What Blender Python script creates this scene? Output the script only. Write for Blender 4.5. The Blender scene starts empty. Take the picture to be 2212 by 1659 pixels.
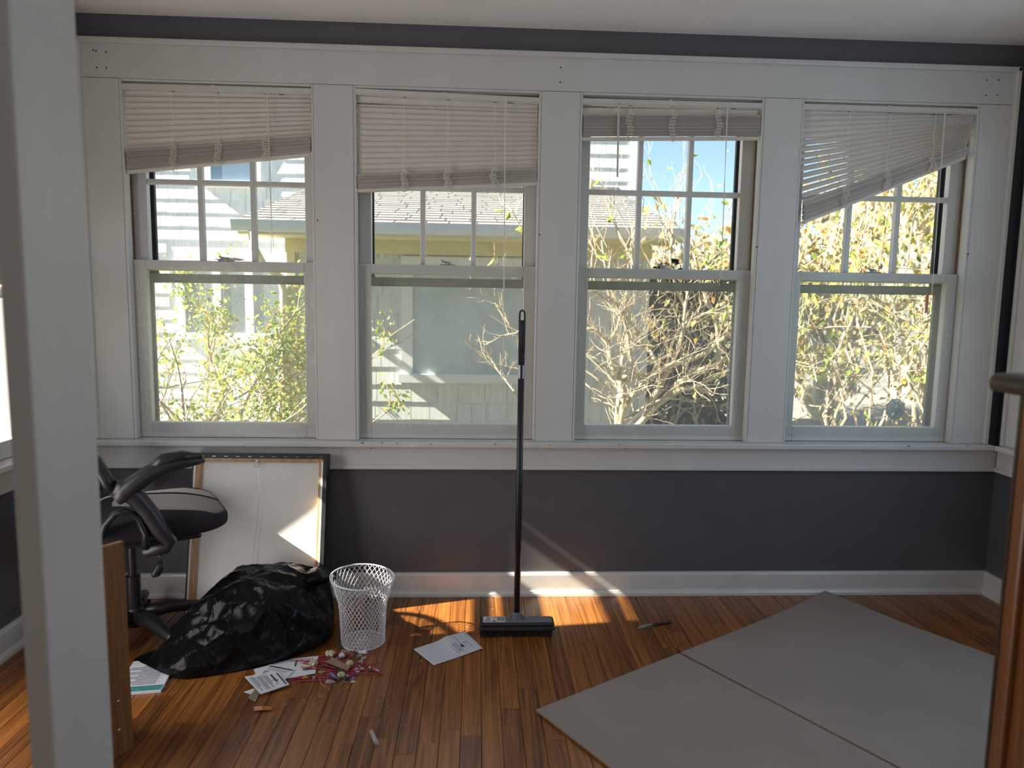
import bpy, math, random
from mathutils import Vector, Matrix, noise

sc = bpy.context.scene
COL = sc.collection
PI = math.pi
rnd = random.Random(7)

# ------------------------------------------------------------------ camera
W_PX, H_PX, F_PX = 2212, 1659, 1537.7
CAM = Vector((0.0, -3.1, 1.312))
YAW, PIT, ROL = (math.radians(a) for a in (2.85, 6.49, -0.89))
fw = Vector((math.sin(YAW)*math.cos(PIT), math.cos(YAW)*math.cos(PIT), -math.sin(PIT)))
r0 = Vector((math.cos(YAW), -math.sin(YAW), 0)); d0 = fw.cross(r0)
rt = math.cos(ROL)*r0 + math.sin(ROL)*d0
dn = -math.sin(ROL)*r0 + math.cos(ROL)*d0
cd = bpy.data.cameras.new('camera'); cam = bpy.data.objects.new('camera', cd); COL.objects.link(cam)
M = Matrix.Identity(4)
for i in range(3):
    M[i][0], M[i][1], M[i][2], M[i][3] = rt[i], -dn[i], -fw[i], CAM[i]
cam.matrix_world = M
cd.sensor_width = 36.0; cd.lens = F_PX/W_PX*36.0; cd.clip_start = 0.02; cd.clip_end = 300
cd.dof.use_dof = True; cd.dof.focus_distance = 3.1; cd.dof.aperture_fstop = 2.5
sc.camera = cam

def at(u, v, axis, val):
    """world point on the plane axis=val that the photograph shows at pixel (u, v)"""
    k = fw + rt*((u-W_PX/2)/F_PX) + dn*((v-H_PX/2)/F_PX)
    return CAM + k*((val-CAM[axis])/k[axis])

# ------------------------------------------------------------------ sky, sun, fill lamps
SUN = Vector((1.0, 0.13, -0.738)).normalized()
w = bpy.data.worlds.new('sky'); sc.world = w; w.use_nodes = True
nt = w.node_tree; bg = nt.nodes['Background']
sky = nt.nodes.new('ShaderNodeTexSky'); sky.sky_type = 'NISHITA'; sky.sun_disc = False
sky.sun_elevation = math.radians(36); sky.sun_rotation = math.radians(-83)
sky.air_density = 1.0; sky.dust_density = 0.5; sky.ozone_density = 1.5
nt.links.new(sky.outputs[0], bg.inputs[0]); bg.inputs[1].default_value = 0.24
sl = bpy.data.lights.new('sun', 'SUN'); sl.energy = 24.0; sl.angle = math.radians(0.6); sl.color = (1.0, 0.90, 0.73)
so = bpy.data.objects.new('sun', sl); COL.objects.link(so); so.rotation_euler = SUN.to_track_quat('-Z', 'Y').to_euler()

def area(name, loc, look, sx, sy, power, col):
    l = bpy.data.lights.new(name, 'AREA'); l.shape = 'RECTANGLE'; l.size = sx; l.size_y = sy; l.energy = power; l.color = col
    o = bpy.data.objects.new(name, l); COL.objects.link(o); o.location = loc
    o.rotation_euler = (Vector(look)-Vector(loc)).to_track_quat('-Z', 'Y').to_euler(); return o
# added fill lamp in front of the solid back wall, behind the photographer
area('back_fill_light', (0.35, -4.72, 1.45), (0.35, 0, 1.35), 2.6, 1.5, 7, (1.0, 0.965, 0.92))
# added fill lamps along the two side walls, out of view, brightening the room
area('right_fill_light', (2.34, -1.40, 1.40), (0.0, -1.40, 1.40), 0.95, 1.5, 11, (0.62, 0.81, 1.0))
area('left_fill_light', (-1.68, -1.35, 0.80), (0.3, -1.35, 0.80), 0.8, 1.4, 17, (1.0, 0.98, 0.95))
vs = sc.view_settings; vs.view_transform = 'Standard'; vs.look = 'None'; vs.exposure = 0.12; vs.gamma = 1.0; vs.use_curve_mapping = False
sc.cycles.max_bounces = 10; sc.cycles.diffuse_bounces = 5; sc.cycles.transparent_max_bounces = 32
sc.cycles.sample_clamp_indirect = 6.0

# ------------------------------------------------------------------ helpers
class MB:
    def __init__(s): s.v = []; s.f = []; s.m = []
    def add(s, vs, fs, mi=0):
        o = len(s.v); s.v += [tuple(p) for p in vs]; s.f += [tuple(o+i for i in f) for f in fs]; s.m += [mi]*len(fs); return s
    def box(s, x0, x1, y0, y1, z0, z1, mi=0):
        return s.add([(x0,y0,z0),(x1,y0,z0),(x1,y1,z0),(x0,y1,z0),(x0,y0,z1),(x1,y0,z1),(x1,y1,z1),(x0,y1,z1)],
                     [(0,3,2,1),(4,5,6,7),(0,1,5,4),(1,2,6,5),(2,3,7,6),(3,0,4,7)], mi)
    def quad(s, a, b, c, d, mi=0): return s.add([a,b,c,d], [(0,1,2,3)], mi)
    def tube(s, pts, rad, n=6, cap=True, mi=0, flat=1.0, up=None):
        pts = [Vector(p) for p in pts]; m = len(pts)
        if not hasattr(rad, '__len__'): rad = [rad]*m
        vs = []; prev = None
        for i, p in enumerate(pts):
            t = (pts[min(i+1, m-1)] - pts[max(i-1, 0)])
            if t.length < 1e-9: t = Vector((0,0,1))
            t.normalize()
            if prev is None:
                a = Vector(up) if up else (Vector((0,0,1)) if abs(t.z) < 0.9 else Vector((1,0,0)))
                prev = (a - t*a.dot(t)).normalized()
            else:
                q = prev - t*prev.dot(t)
                prev = q.normalized() if q.length > 1e-6 else prev
            b = t.cross(prev)
            for k in range(n):
                a = 2*PI*k/n
                vs.append(p + (prev*math.cos(a) + b*math.sin(a)*flat)*rad[i])
        fs = [(i*n+k, i*n+(k+1)%n, (i+1)*n+(k+1)%n, (i+1)*n+k) for i in range(m-1) for k in range(n)]
        if cap: fs += [tuple(range(n))[::-1], tuple((m-1)*n+k for k in range(n))]
        return s.add(vs, fs, mi)
    def lathe(s, prof, n=24, c=(0,0,0), mi=0, caps=(False, False)):
        vs = [(c[0]+r*math.cos(2*PI*k/n), c[1]+r*math.sin(2*PI*k/n), c[2]+z) for r, z in prof for k in range(n)]
        fs = [(i*n+k, i*n+(k+1)%n, (i+1)*n+(k+1)%n, (i+1)*n+k) for i in range(len(prof)-1) for k in range(n)]
        if caps[0]: fs.append(tuple(range(n))[::-1])
        if caps[1]: fs.append(tuple((len(prof)-1)*n+k for k in range(n)))
        return s.add(vs, fs, mi)
    def prism(s, poly, z0, z1, mi=0):
        n = len(poly)
        return s.add([(x,y,z0) for x,y in poly]+[(x,y,z1) for x,y in poly],
                     [tuple(range(n))[::-1], tuple(range(n,2*n))]+[(i,(i+1)%n,n+(i+1)%n,n+i) for i in range(n)], mi)
    def slab(s, poly, t, mi=0):
        """polygon in 3-D given thickness t along +z"""
        n = len(poly); p = [Vector(q) for q in poly]
        return s.add(p+[q+Vector((0,0,t)) for q in p], [tuple(range(n))[::-1], tuple(range(n,2*n))]+[(i,(i+1)%n,n+(i+1)%n,n+i) for i in range(n)], mi)
    def xf(s, mat): s.v = [tuple(mat @ Vector(p)) for p in s.v]; return s
    def mesh(s, name, mats, smooth=False):
        me = bpy.data.meshes.new(name); me.from_pydata(s.v, [], s.f)
        for m in (mats if isinstance(mats, (list, tuple)) else [mats]): me.materials.append(m)
        if any(s.m): me.polygons.foreach_set('material_index', s.m)
        if smooth: me.polygons.foreach_set('use_smooth', [True]*len(s.f))
        me.update(); return me
    def build(s, name, mats, parent=None, smooth=False, bevel=0, sub=0):
        o = link(name, s.mesh(name, mats, smooth), parent)
        if bevel:
            b = o.modifiers.new('bevel', 'BEVEL'); b.width = bevel; b.segments = 2; b.limit_method = 'ANGLE'; b.angle_limit = 0.6
        if sub:
            b = o.modifiers.new('sub', 'SUBSURF'); b.levels = sub; b.render_levels = sub
        return o

def link(name, data, parent=None):
    o = bpy.data.objects.new(name, data); COL.objects.link(o)
    if parent: o.parent = parent
    return o
def tag(o, label, cat=None, group=None, kind=None):
    o['label'] = label
    if cat: o['category'] = cat
    if group: o['group'] = group
    if kind: o['kind'] = kind
    return o
def thing(name, label, cat=None, loc=(0,0,0), rz=0, group=None, kind=None):
    o = link(name, None); o.location = loc; o.rotation_euler = (0,0,rz); return tag(o, label, cat, group, kind)
def box1(x0, x1, y0, y1, z0, z1): return MB().box(x0, x1, y0, y1, z0, z1)

# ------------------------------------------------------------------ materials
def base(name):
    m = bpy.data.materials.new(name); m.use_nodes = True
    n = m.node_tree; return m, n, n.nodes['Principled BSDF']
def N(n, t, **k):
    o = n.nodes.new(t)
    for a, b in k.items():
        if a in o.inputs: o.inputs[a].default_value = b
        else: setattr(o, a, b)
    return o
def coords(n, scale=(1,1,1), rndoff=False):
    g = n.nodes.new('ShaderNodeNewGeometry')
    mp = N(n, 'ShaderNodeMapping'); mp.inputs['Scale'].default_value = scale
    n.links.new(g.outputs['Position'], mp.inputs['Vector'])
    if rndoff:
        oi = n.nodes.new('ShaderNodeObjectInfo')
        mu = N(n, 'ShaderNodeMath', operation='MULTIPLY'); mu.inputs[1].default_value = 57.0
        n.links.new(oi.outputs['Random'], mu.inputs[0])
        cx = n.nodes.new('ShaderNodeCombineXYZ')
        for k in range(3): n.links.new(mu.outputs[0], cx.inputs[k])
        n.links.new(cx.outputs[0], mp.inputs['Location'])
        return mp, oi
    return mp
def plain(name, col, rough=0.5, var=0.06, scale=8, bump=0.0, bscale=200, metal=0.0, spec=0.5, stretch=(1,1,1), coat=0.0):
    m, n, b = base(name)
    b.inputs['Roughness'].default_value = rough; b.inputs['Metallic'].default_value = metal
    b.inputs['Specular IOR Level'].default_value = spec; b.inputs['Coat Weight'].default_value = coat
    mp = coords(n, stretch)
    nz = N(n, 'ShaderNodeTexNoise', Scale=scale, Detail=4.0); n.links.new(mp.outputs[0], nz.inputs['Vector'])
    cr = n.nodes.new('ShaderNodeValToRGB')
    cr.color_ramp.elements[0].position = 0.3; cr.color_ramp.elements[1].position = 0.7
    cr.color_ramp.elements[0].color = [c*(1-var) for c in col]+[1]; cr.color_ramp.elements[1].color = [min(1, c*(1+var)) for c in col]+[1]
    n.links.new(nz.outputs['Fac'], cr.inputs[0]); n.links.new(cr.outputs[0], b.inputs['Base Color'])
    if bump:
        nb = N(n, 'ShaderNodeTexNoise', Scale=bscale, Detail=3.0); n.links.new(mp.outputs[0], nb.inputs['Vector'])
        bp = N(n, 'ShaderNodeBump', Strength=bump, Distance=0.002); n.links.new(nb.outputs['Fac'], bp.inputs['Height']); n.links.new(bp.outputs[0], b.inputs['Normal'])
    return m
def wood(name, dark, light, rough=0.4, grain=(70, 2.5, 70), tone=0.35, coat=0.0):
    m, n, b = base(name)
    mp, oi = coords(n, grain, True)
    n1 = N(n, 'ShaderNodeTexNoise', Scale=1.0, Detail=6.0, Distortion=0.6); n.links.new(mp.outputs[0], n1.inputs['Vector'])
    mp2, _ = coords(n, tuple(g*0.16 for g in grain), True)
    wv = N(n, 'ShaderNodeTexNoise', Scale=1.0, Detail=2.0, Distortion=1.6); n.links.new(mp2.outputs[0], wv.inputs['Vector'])
    sn = N(n, 'ShaderNodeMath', operation='MULTIPLY'); sn.inputs[1].default_value = 46.0; n.links.new(wv.outputs['Fac'], sn.inputs[0])
    s2 = N(n, 'ShaderNodeMath', operation='SINE'); n.links.new(sn.outputs[0], s2.inputs[0])
    s3 = N(n, 'ShaderNodeMath', operation='MULTIPLY_ADD'); s3.inputs[1].default_value = 0.09; s3.inputs[2].default_value = 0.0; n.links.new(s2.outputs[0], s3.inputs[0])
    ad = N(n, 'ShaderNodeMath', operation='ADD'); n.links.new(n1.outputs['Fac'], ad.inputs[0]); n.links.new(s3.outputs[0], ad.inputs[1])
    mp3, _ = coords(n, tuple(g*4.2 if g > 10 else g*3.0 for g in grain), True)
    n3 = N(n, 'ShaderNodeTexNoise', Scale=1.0, Detail=3.0); n.links.new(mp3.outputs[0], n3.inputs['Vector'])
    p3 = N(n, 'ShaderNodeMath', operation='MULTIPLY_ADD'); p3.inputs[1].default_value = 0.42; p3.inputs[2].default_value = -0.21; n.links.new(n3.outputs['Fac'], p3.inputs[0])
    ad0 = ad; ad = N(n, 'ShaderNodeMath', operation='ADD'); n.links.new(ad0.outputs[0], ad.inputs[0]); n.links.new(p3.outputs[0], ad.inputs[1])
    t1 = N(n, 'ShaderNodeMath', operation='MULTIPLY_ADD'); t1.inputs[1].default_value = tone; t1.inputs[2].default_value = -tone/2; n.links.new(oi.outputs['Random'], t1.inputs[0])
    a2 = N(n, 'ShaderNodeMath', operation='ADD'); n.links.new(ad.outputs[0], a2.inputs[0]); n.links.new(t1.outputs[0], a2.inputs[1])
    cr = n.nodes.new('ShaderNodeValToRGB'); cr.color_ramp.elements[0].position = 0.20; cr.color_ramp.elements[1].position = 0.82
    cr.color_ramp.elements[0].color = list(dark)+[1]; cr.color_ramp.elements[1].color = list(light)+[1]
    n.links.new(a2.outputs[0], cr.inputs[0]); n.links.new(cr.outputs[0], b.inputs['Base Color'])
    b.inputs['Roughness'].default_value = rough; b.inputs['Coat Weight'].default_value = coat; b.inputs['Coat Roughness'].default_value = 0.25
    bp = N(n, 'ShaderNodeBump', Strength=0.12, Distance=0.001); n.links.new(n1.outputs['Fac'], bp.inputs['Height']); n.links.new(bp.outputs[0], b.inputs['Normal'])
    return m
def glassy(name, tint=(0.94, 0.96, 0.95), refl=0.05, rough=0.0, haze=0.0, bump=0.0, body='ShaderNodeBsdfTranslucent'):
    m = bpy.data.materials.new(name); m.use_nodes = True; n = m.node_tree; n.nodes.clear()
    out = n.nodes.new('ShaderNodeOutputMaterial'); tr = N(n, 'ShaderNodeBsdfTransparent'); tr.inputs[0].default_value = (*tint, 1)
    gl = N(n, 'ShaderNodeBsdfGlossy', Roughness=rough)
    lw = N(n, 'ShaderNodeLayerWeight', Blend=0.12)
    ma = N(n, 'ShaderNodeMath', operation='MULTIPLY_ADD'); ma.inputs[1].default_value = 0.5; ma.inputs[2].default_value = refl*0.6
    n.links.new(lw.outputs['Fresnel'], ma.inputs[0])
    mx = n.nodes.new('ShaderNodeMixShader'); n.links.new(ma.outputs[0], mx.inputs[0]); n.links.new(tr.outputs[0], mx.inputs[1]); n.links.new(gl.outputs[0], mx.inputs[2])
    last = mx
    if bump:
        mp = coords(n, (1,1,1)); nz = N(n, 'ShaderNodeTexNoise', Scale=45.0, Detail=3.0, Distortion=1.5); n.links.new(mp.outputs[0], nz.inputs['Vector'])
        bp = N(n, 'ShaderNodeBump', Strength=bump, Distance=0.004); n.links.new(nz.outputs['Fac'], bp.inputs['Height']); n.links.new(bp.outputs[0], gl.inputs['Normal'])
    if haze:
        tl = N(n, body); tl.inputs[0].default_value = (0.95, 0.95, 0.93, 1)
        m2 = n.nodes.new('ShaderNodeMixShader'); m2.inputs[0].default_value = haze; n.links.new(mx.outputs[0], m2.inputs[1]); n.links.new(tl.outputs[0], m2.inputs[2]); last = m2
    n.links.new(last.outputs[0], out.inputs[0]); return m
def leafy(name, col, var=0.35):
    m = bpy.data.materials.new(name); m.use_nodes = True; n = m.node_tree; n.nodes.clear()
    out = n.nodes.new('ShaderNodeOutputMaterial'); df = N(n, 'ShaderNodeBsdfDiffuse'); tl = N(n, 'ShaderNodeBsdfTranslucent')
    mp = coords(n); nz = N(n, 'ShaderNodeTexNoise', Scale=14.0, Detail=2.0); n.links.new(mp.outputs[0], nz.inputs['Vector'])
    cr = n.nodes.new('ShaderNodeValToRGB'); cr.color_ramp.elements[0].position = 0.3; cr.color_ramp.elements[1].position = 0.7
    cr.color_ramp.elements[0].color = [c*(1-var) for c in col]+[1]; cr.color_ramp.elements[1].color = [min(1, c*(1+var)) for c in col]+[1]
    n.links.new(nz.outputs['Fac'], cr.inputs[0])
    n.links.new(cr.outputs[0], df.inputs[0]); n.links.new(cr.outputs[0], tl.inputs[0])
    mx = n.nodes.new('ShaderNodeMixShader'); mx.inputs[0].default_value = 0.5
    n.links.new(df.outputs[0], mx.inputs[1]); n.links.new(tl.outputs[0], mx.inputs[2]); n.links.new(mx.outputs[0], out.inputs[0]); return m

MT = dict(
    wall=plain('charcoal_paint', (0.100, 0.098, 0.112), 0.36, 0.05, 6, 0.12, 120, spec=0.7),
    trim=plain('white_paint', (0.64, 0.63, 0.61), 0.35, 0.03, 9, 0.08, 60, stretch=(1, 1, 0.2)),
    base=plain('white_gloss_paint', (0.62, 0.62, 0.615), 0.25, 0.04, 9, 0.1, 40),
    ceil=plain('ceiling_paint', (0.90, 0.86, 0.82), 0.8, 0.03, 5, 0.1, 90),
    oak=wood('oak_floor', (0.092, 0.029, 0.006), (0.37, 0.135, 0.030), 0.36, (85, 2.6, 85), 0.30, 0.25),
    sub=plain('sub_floor', (0.02, 0.012, 0.008), 0.9),
    slat=plain('vinyl_slat', (0.70, 0.645, 0.59), 0.45, 0.03, 12),
    rail=plain('vinyl_rail', (0.66, 0.64, 0.60), 0.4, 0.03, 12),
    cord=plain('white_cord', (0.85, 0.82, 0.72), 0.7, 0.05, 60),
    storm=plain('storm_metal', (0.20, 0.215, 0.185), 0.5, 0.15, 20, metal=0.2),
    stormd=plain('storm_dark_metal', (0.035, 0.037, 0.042), 0.5, 0.15, 20),
    lock=plain('lock_metal', (0.45, 0.45, 0.44), 0.35, 0.1, 40, metal=0.7),
    rope=plain('sash_rope', (0.22, 0.13, 0.06), 0.9, 0.3, 90),
    glass=glassy('window_glass', (0.93, 0.955, 0.945), 0.0),
    glasst=glassy('clear_plastic', (0.92, 0.93, 0.96), 0.14, 0.10, 0.16, body='ShaderNodeBsdfDiffuse'),
    film=glassy('plastic_film', (0.95, 0.96, 0.94), 0.07, 0.10, 0.17, 1.0),
    glint=plain('film_crease', (0.92, 0.92, 0.94), 0.15, 0.02, 30),  # bright white that paints the glints on film wrinkles
    cardboard=plain('cardboard', (0.30, 0.25, 0.22), 0.85, 0.07, 3, 0.1, 300),
    cardedge=plain('cardboard_flute', (0.24, 0.165, 0.105), 0.9, 0.4, 140),
    black=plain('black_plastic', (0.014, 0.014, 0.016), 0.35, 0.1, 20),
    arm=plain('arm_plastic', (0.022, 0.023, 0.026), 0.38, 0.1, 20),
    fabric=plain('seat_fabric', (0.030, 0.028, 0.034), 0.95, 0.25, 250, 0.5, 600, spec=0.2),
    mesh=glassy('perforated_mesh', (0.80, 0.80, 0.80), 0.0, 0.6),
    grey=plain('grey_plastic', (0.19, 0.19, 0.225), 0.4, 0.06, 20),
    dgrey=plain('dark_rubber', (0.03, 0.03, 0.03), 0.7, 0.2, 50),
    bag=plain('bag_plastic', (0.0055, 0.0055, 0.006), 0.20, 0.1, 30, 0.08, 16, spec=0.16),
    wire=plain('white_wire', (0.74, 0.74, 0.78), 0.3, 0.02, 30),
    pine=wood('pine_bar', (0.42, 0.22, 0.10), (0.68, 0.42, 0.21), 0.55, (40, 40, 3), 0.2),
    canvas=plain('raw_canvas', (0.90, 0.885, 0.85), 0.9, 0.05, 4, 0.3, 500),
    cblack=plain('black_gesso', (0.016, 0.018, 0.02), 0.5, 0.4, 18),
    steel=plain('steel', (0.55, 0.55, 0.56), 0.3, 0.1, 50, metal=1.0),
    ply=wood('shelf_wood', (0.155, 0.068, 0.020), (0.27, 0.130, 0.043), 0.5, (60, 60, 4), 0.1),
    mahog=wood('cabinet_wood', (0.13, 0.042, 0.010), (0.27, 0.095, 0.024), 0.35, (40, 40, 3), 0.2, 0.3),
    darkw=wood('dark_cabinet_wood', (0.020, 0.011, 0.007), (0.06, 0.032, 0.018), 0.3, (30, 3, 30), 0.2, 0.3),
    paper=plain('white_paper', (0.70, 0.71, 0.78), 0.8, 0.03, 10),
    ink=plain('dark_ink', (0.045, 0.035, 0.06), 0.8),
    inkl=plain('grey_ink', (0.30, 0.30, 0.36), 0.8),
    teal=plain('teal_print', (0.055, 0.26, 0.25), 0.5),
    tealt=plain('teal_letters', (0.12, 0.38, 0.38), 0.5),
    magenta=plain('magenta_stem', (0.36, 0.022, 0.105), 0.5, 0.3, 60),
    red=plain('red_plastic', (0.36, 0.03, 0.03), 0.4, 0.1, 60),
    cream=plain('cream_petal', (0.56, 0.53, 0.36), 0.8, 0.15, 60),
    greyp=plain('grey_petal', (0.36, 0.33, 0.31), 0.9, 0.25, 60),
    brownp=plain('brown_paper', (0.30, 0.20, 0.13), 0.9, 0.1, 40),
    olive=plain('olive_card', (0.22, 0.20, 0.14), 0.8, 0.08, 30),
    blue=plain('blue_plastic', (0.12, 0.17, 0.50), 0.35, 0.1, 60),
    purple=plain('purple_bit', (0.12, 0.05, 0.22), 0.6, 0.2, 60),
    orange=plain('pencil_orange', (0.52, 0.19, 0.03), 0.5, 0.1, 60),
    salmon=plain('shaved_wood', (0.70, 0.33, 0.21), 0.7, 0.1, 60),
    green=plain('green_stem', (0.03, 0.06, 0.03), 0.6, 0.3, 60),
    straw=plain('dry_straw', (0.55, 0.46, 0.27), 0.8, 0.2, 60),
    sticker=glassy('sticker_film', (0.42, 0.50, 0.57), 0.02, 0.3, 0.30),
    stick_ink=plain('sticker_ink', (0.24, 0.32, 0.42), 0.7),
    redst=plain('red_tag', (0.75, 0.10, 0.08), 0.6),
    chip=plain('bare_wood_chip', (0.13, 0.07, 0.03), 0.9, 0.4, 150),
    hole=plain('nail_hole', (0.01, 0.01, 0.01), 0.9),
    shing=plain('house_shingle', (0.67, 0.69, 0.69), 0.85, 0.10, 9, 0.35, 60, stretch=(6, 6, 0.6)),
    roofs=plain('roof_shingle_a', (0.27, 0.262, 0.255), 0.9, 0.12, 30),
    roofb=plain('roof_shingle_b', (0.21, 0.205, 0.21), 0.9, 0.12, 30),
    hwhite=plain('house_white', (0.75, 0.77, 0.78), 0.5, 0.03, 10),
    soffit=plain('house_soffit', (0.74, 0.70, 0.52), 0.7, 0.05, 10),
    hglass=plain('house_pane', (0.24, 0.27, 0.29), 0.25, 0.25, 3),
    hscreen=plain('house_screen', (0.48, 0.55, 0.56), 0.8, 0.12, 5),
    hblue=plain('house_pane_blue', (0.20, 0.27, 0.36), 0.2, 0.2, 3),
    bark=plain('pale_bark', (0.62, 0.53, 0.36), 0.9, 0.25, 25, 0.3, 90),
    twig=plain('tan_twig', (0.56, 0.44, 0.32), 0.9, 0.25, 25),
    leafg=leafy('leaf_green', (0.28, 0.38, 0.09)), leafy_=leafy('leaf_yellow', (0.64, 0.54, 0.15)),
    leafl=leafy('leaf_lime', (0.48, 0.52, 0.16)), leafo=leafy('leaf_orange', (0.54, 0.32, 0.11)), leaft=leafy('leaf_tan', (0.46, 0.37, 0.25)),
    leafd=leafy('leaf_dark', (0.035, 0.055, 0.03)),
    grass=plain('lawn', (0.10, 0.17, 0.04), 0.9, 0.4, 12, 0.6, 90), road=plain('road', (0.26, 0.255, 0.25), 0.9, 0.1, 6), soil=plain('soil', (0.20, 0.19, 0.17), 0.95, 0.3, 8),
)

# ------------------------------------------------------------------ room shell
XL, XR, YB, ZC = -1.72, 2.385, -4.9, 2.447
OPEN = [(-1.466, -0.684), (-0.522, 0.260), (0.422, 1.211), (1.372, 2.158)]
Z0, Z1, WT = 0.708, 2.195, 0.16
def struct(name, mb, mat, label, bevel=0):
    o = mb.build(name, mat, None, bevel=bevel); o['kind'] = 'structure'; o['label'] = label; return o
def wall_with_holes(L, zt, holes, thick):
    """wall in local x (0..L), y 0..thick outward, holes = [(x0,x1,z0,z1)]"""
    mb = MB(); x = 0
    for a, b, c, d in sorted(holes):
        mb.box(x, a, 0, thick, 0, zt); mb.box(a, b, 0, thick, 0, c); mb.box(a, b, 0, thick, d, zt); x = b
    mb.box(x, L, 0, thick, 0, zt); return mb
J = 0.02
mb = wall_with_holes(XR-XL, ZC, [(a-J-XL, b+J-XL, Z0-J, Z1+J) for a, b in OPEN], WT)
o = struct('wall_front', mb, MT['wall'], 'charcoal painted wall with four windows'); o.location = (XL, 0, 0)
RW = (-0.20, -0.98)          # window in the right wall, y from / to
mb = wall_with_holes(-YB, ZC, [(-RW[0]-J, -RW[1]+J, Z0-J, Z1+J)], WT)
o = struct('wall_right', mb, MT['wall'], 'charcoal painted side wall beyond the cardboard'); o.location = (XR, 0, 0); o.rotation_euler = (0, 0, -PI/2)
LW = (-0.66, -0.202)
mb = wall_with_holes(-YB, ZC, [(-YB+LW[0]-J, -YB+LW[1]+J, Z0-J, Z1+J)], WT)
o = struct('wall_left', mb, MT['wall'], 'charcoal painted side wall behind the office chair'); o.location = (XL, YB, 0); o.rotation_euler = (0, 0, PI/2)
struct('wall_back', box1(XL-WT, XR+WT, YB-WT, YB, 0, ZC), MT['trim'], 'pale wall behind the photographer')
struct('ceiling', box1(XL-WT, XR+WT, YB-WT, WT, ZC, ZC+0.12), MT['ceil'], 'matt off-white ceiling above the window wall')
fl = struct('floor', box1(XL-WT, XR+WT, YB-WT, WT, -0.08, -0.016), MT['sub'], 'varnished oak strip floor')
# planks, each one a part
PW, PH = 0.0636, 0.025
pm = MB(); g = 0.0007
pm.prism([(-PW/2+g, -0.016), (PW/2-g, -0.016), (PW/2-g, -0.0008), (PW/2-g-0.0010, 0), (-PW/2+g+0.0010, 0), (-PW/2+g, -0.0008)], -0.5, 0.5)
pm.v = [(x, z, y) for x, y, z in pm.v]; pm.f = [f[::-1] for f in pm.f]
plank = pm.mesh('plank', MT['oak'])
joints = {}
for u, v in ((1104, 1531), (400, 1562), (559, 1603), (742, 1607), (1410, 1401), (1447, 1400)):
    p = at(u, v, 2, 0); joints.setdefault(math.floor((p.x-PH)/PW), []).append(p.y)
i = math.floor((XL-PH)/PW)
while PH+i*PW < XR:
    xa, xb = max(XL, PH+i*PW), min(XR, PH+(i+1)*PW)
    cuts = list(joints.get(i, []))
    if not cuts: cuts = [-rnd.uniform(0.15, 1.1)]
    if min(cuts) > -0.7: cuts.append(min(cuts)-rnd.uniform(0.5, 0.95))
    ys = [0.0]+sorted(cuts, reverse=True)+[-rnd.uniform(1.9, 2.7), YB]
    for a, b in zip(ys, ys[1:]):
        o = link('plank', plank, fl); o.location = ((xa+xb)/2, (a+b)/2, rnd.uniform(-0.0002, 0.0002)); o.scale = ((xb-xa)/PW, (a-b)-0.0009, 1)
    i += 1

# baseboards: board + shoe moulding
def baseboard(name, label, L, loc, rz):
    o = thing(name, label, None, loc, rz, kind='structure')
    MB().prism([(0, 0), (-0.016, 0), (-0.016, 0.092), (-0.012, 0.102), (0, 0.104)], 0, L).xf(Matrix(((0,0,1,0),(1,0,0,0),(0,1,0,0),(0,0,0,1)))).build('board', MT['base'], o)
    MB().prism([(-0.015, 0), (-0.033, 0), (-0.032, 0.012), (-0.026, 0.021), (-0.015, 0.024)], 0, L).xf(Matrix(((0,0,1,0),(1,0,0,0),(0,1,0,0),(0,0,0,1)))).build('shoe_moulding', MT['base'], o)
    return o
baseboard('baseboard_front', 'white baseboard under the four windows', XR-XL, (XL, 0, 0), 0)
baseboard('baseboard_right', 'white baseboard of the side wall past the cardboard', -YB, (XR, 0, 0), -PI/2)
baseboard('baseboard_left', 'white baseboard of the wall behind the office chair', -YB, (XL, YB, 0), PI/2)

# window casings
CX0, CX1, CZ1 = -1.624, 2.313, 2.345
tr = thing('trim_1', 'white painted casing boards framing the row of four windows', kind='structure')
posts = [(CX0, OPEN[0][0])]+[(OPEN[k][1], OPEN[k+1][0]) for k in range(3)]+[(OPEN[3][1], CX1)]
for a, b in posts: box1(a, b, -0.020, 0, Z0, Z1-0.0015).build('casing_board', MT['trim'], tr, bevel=0.003)
box1(CX0, CX1, -0.020, 0, Z1, CZ1).build('head_casing', MT['trim'], tr, bevel=0.003)
bw = 0.022
box1(CX0-0.006, CX0+bw-0.006, -0.034, 0.0, Z0, CZ1+0.004).build('backband', MT['trim'], tr, bevel=0.005)
box1(CX1-bw+0.006, CX1+0.006, -0.034, 0.0, Z0, CZ1+0.004).build('backband', MT['trim'], tr, bevel=0.005)
box1(CX0-0.006, CX1+0.006, -0.034, 0.0, CZ1-bw+0.004, CZ1+0.004).build('backband', MT['trim'], tr, bevel=0.005)
for u, v in ((201, 108), (207, 110), (229, 113), (209, 146), (230, 146), (1211, 146), (1210, 178), (2132, 173), (2157, 173), (2130, 206), (2154, 205), (686, 476), (1166, 507), (1635, 533), (2091, 549)):
    p = at(u, v, 1, -0.0202); MB().lathe([(0.0032, -0.0006), (0.0032, 0.0006)], 8, caps=(True, True)).xf(Matrix.Translation(p) @ Matrix.Rotation(PI/2, 4, 'X')).build('nail_hole', MT['hole'], tr)
st = thing('trim_2', 'white window stool running under all four windows', kind='structure')
box1(CX0-0.05, XR-0.052, -0.060, 0.024, 0.684, Z0).build('stool_board', MT['trim'], st, bevel=0.005)
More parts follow.
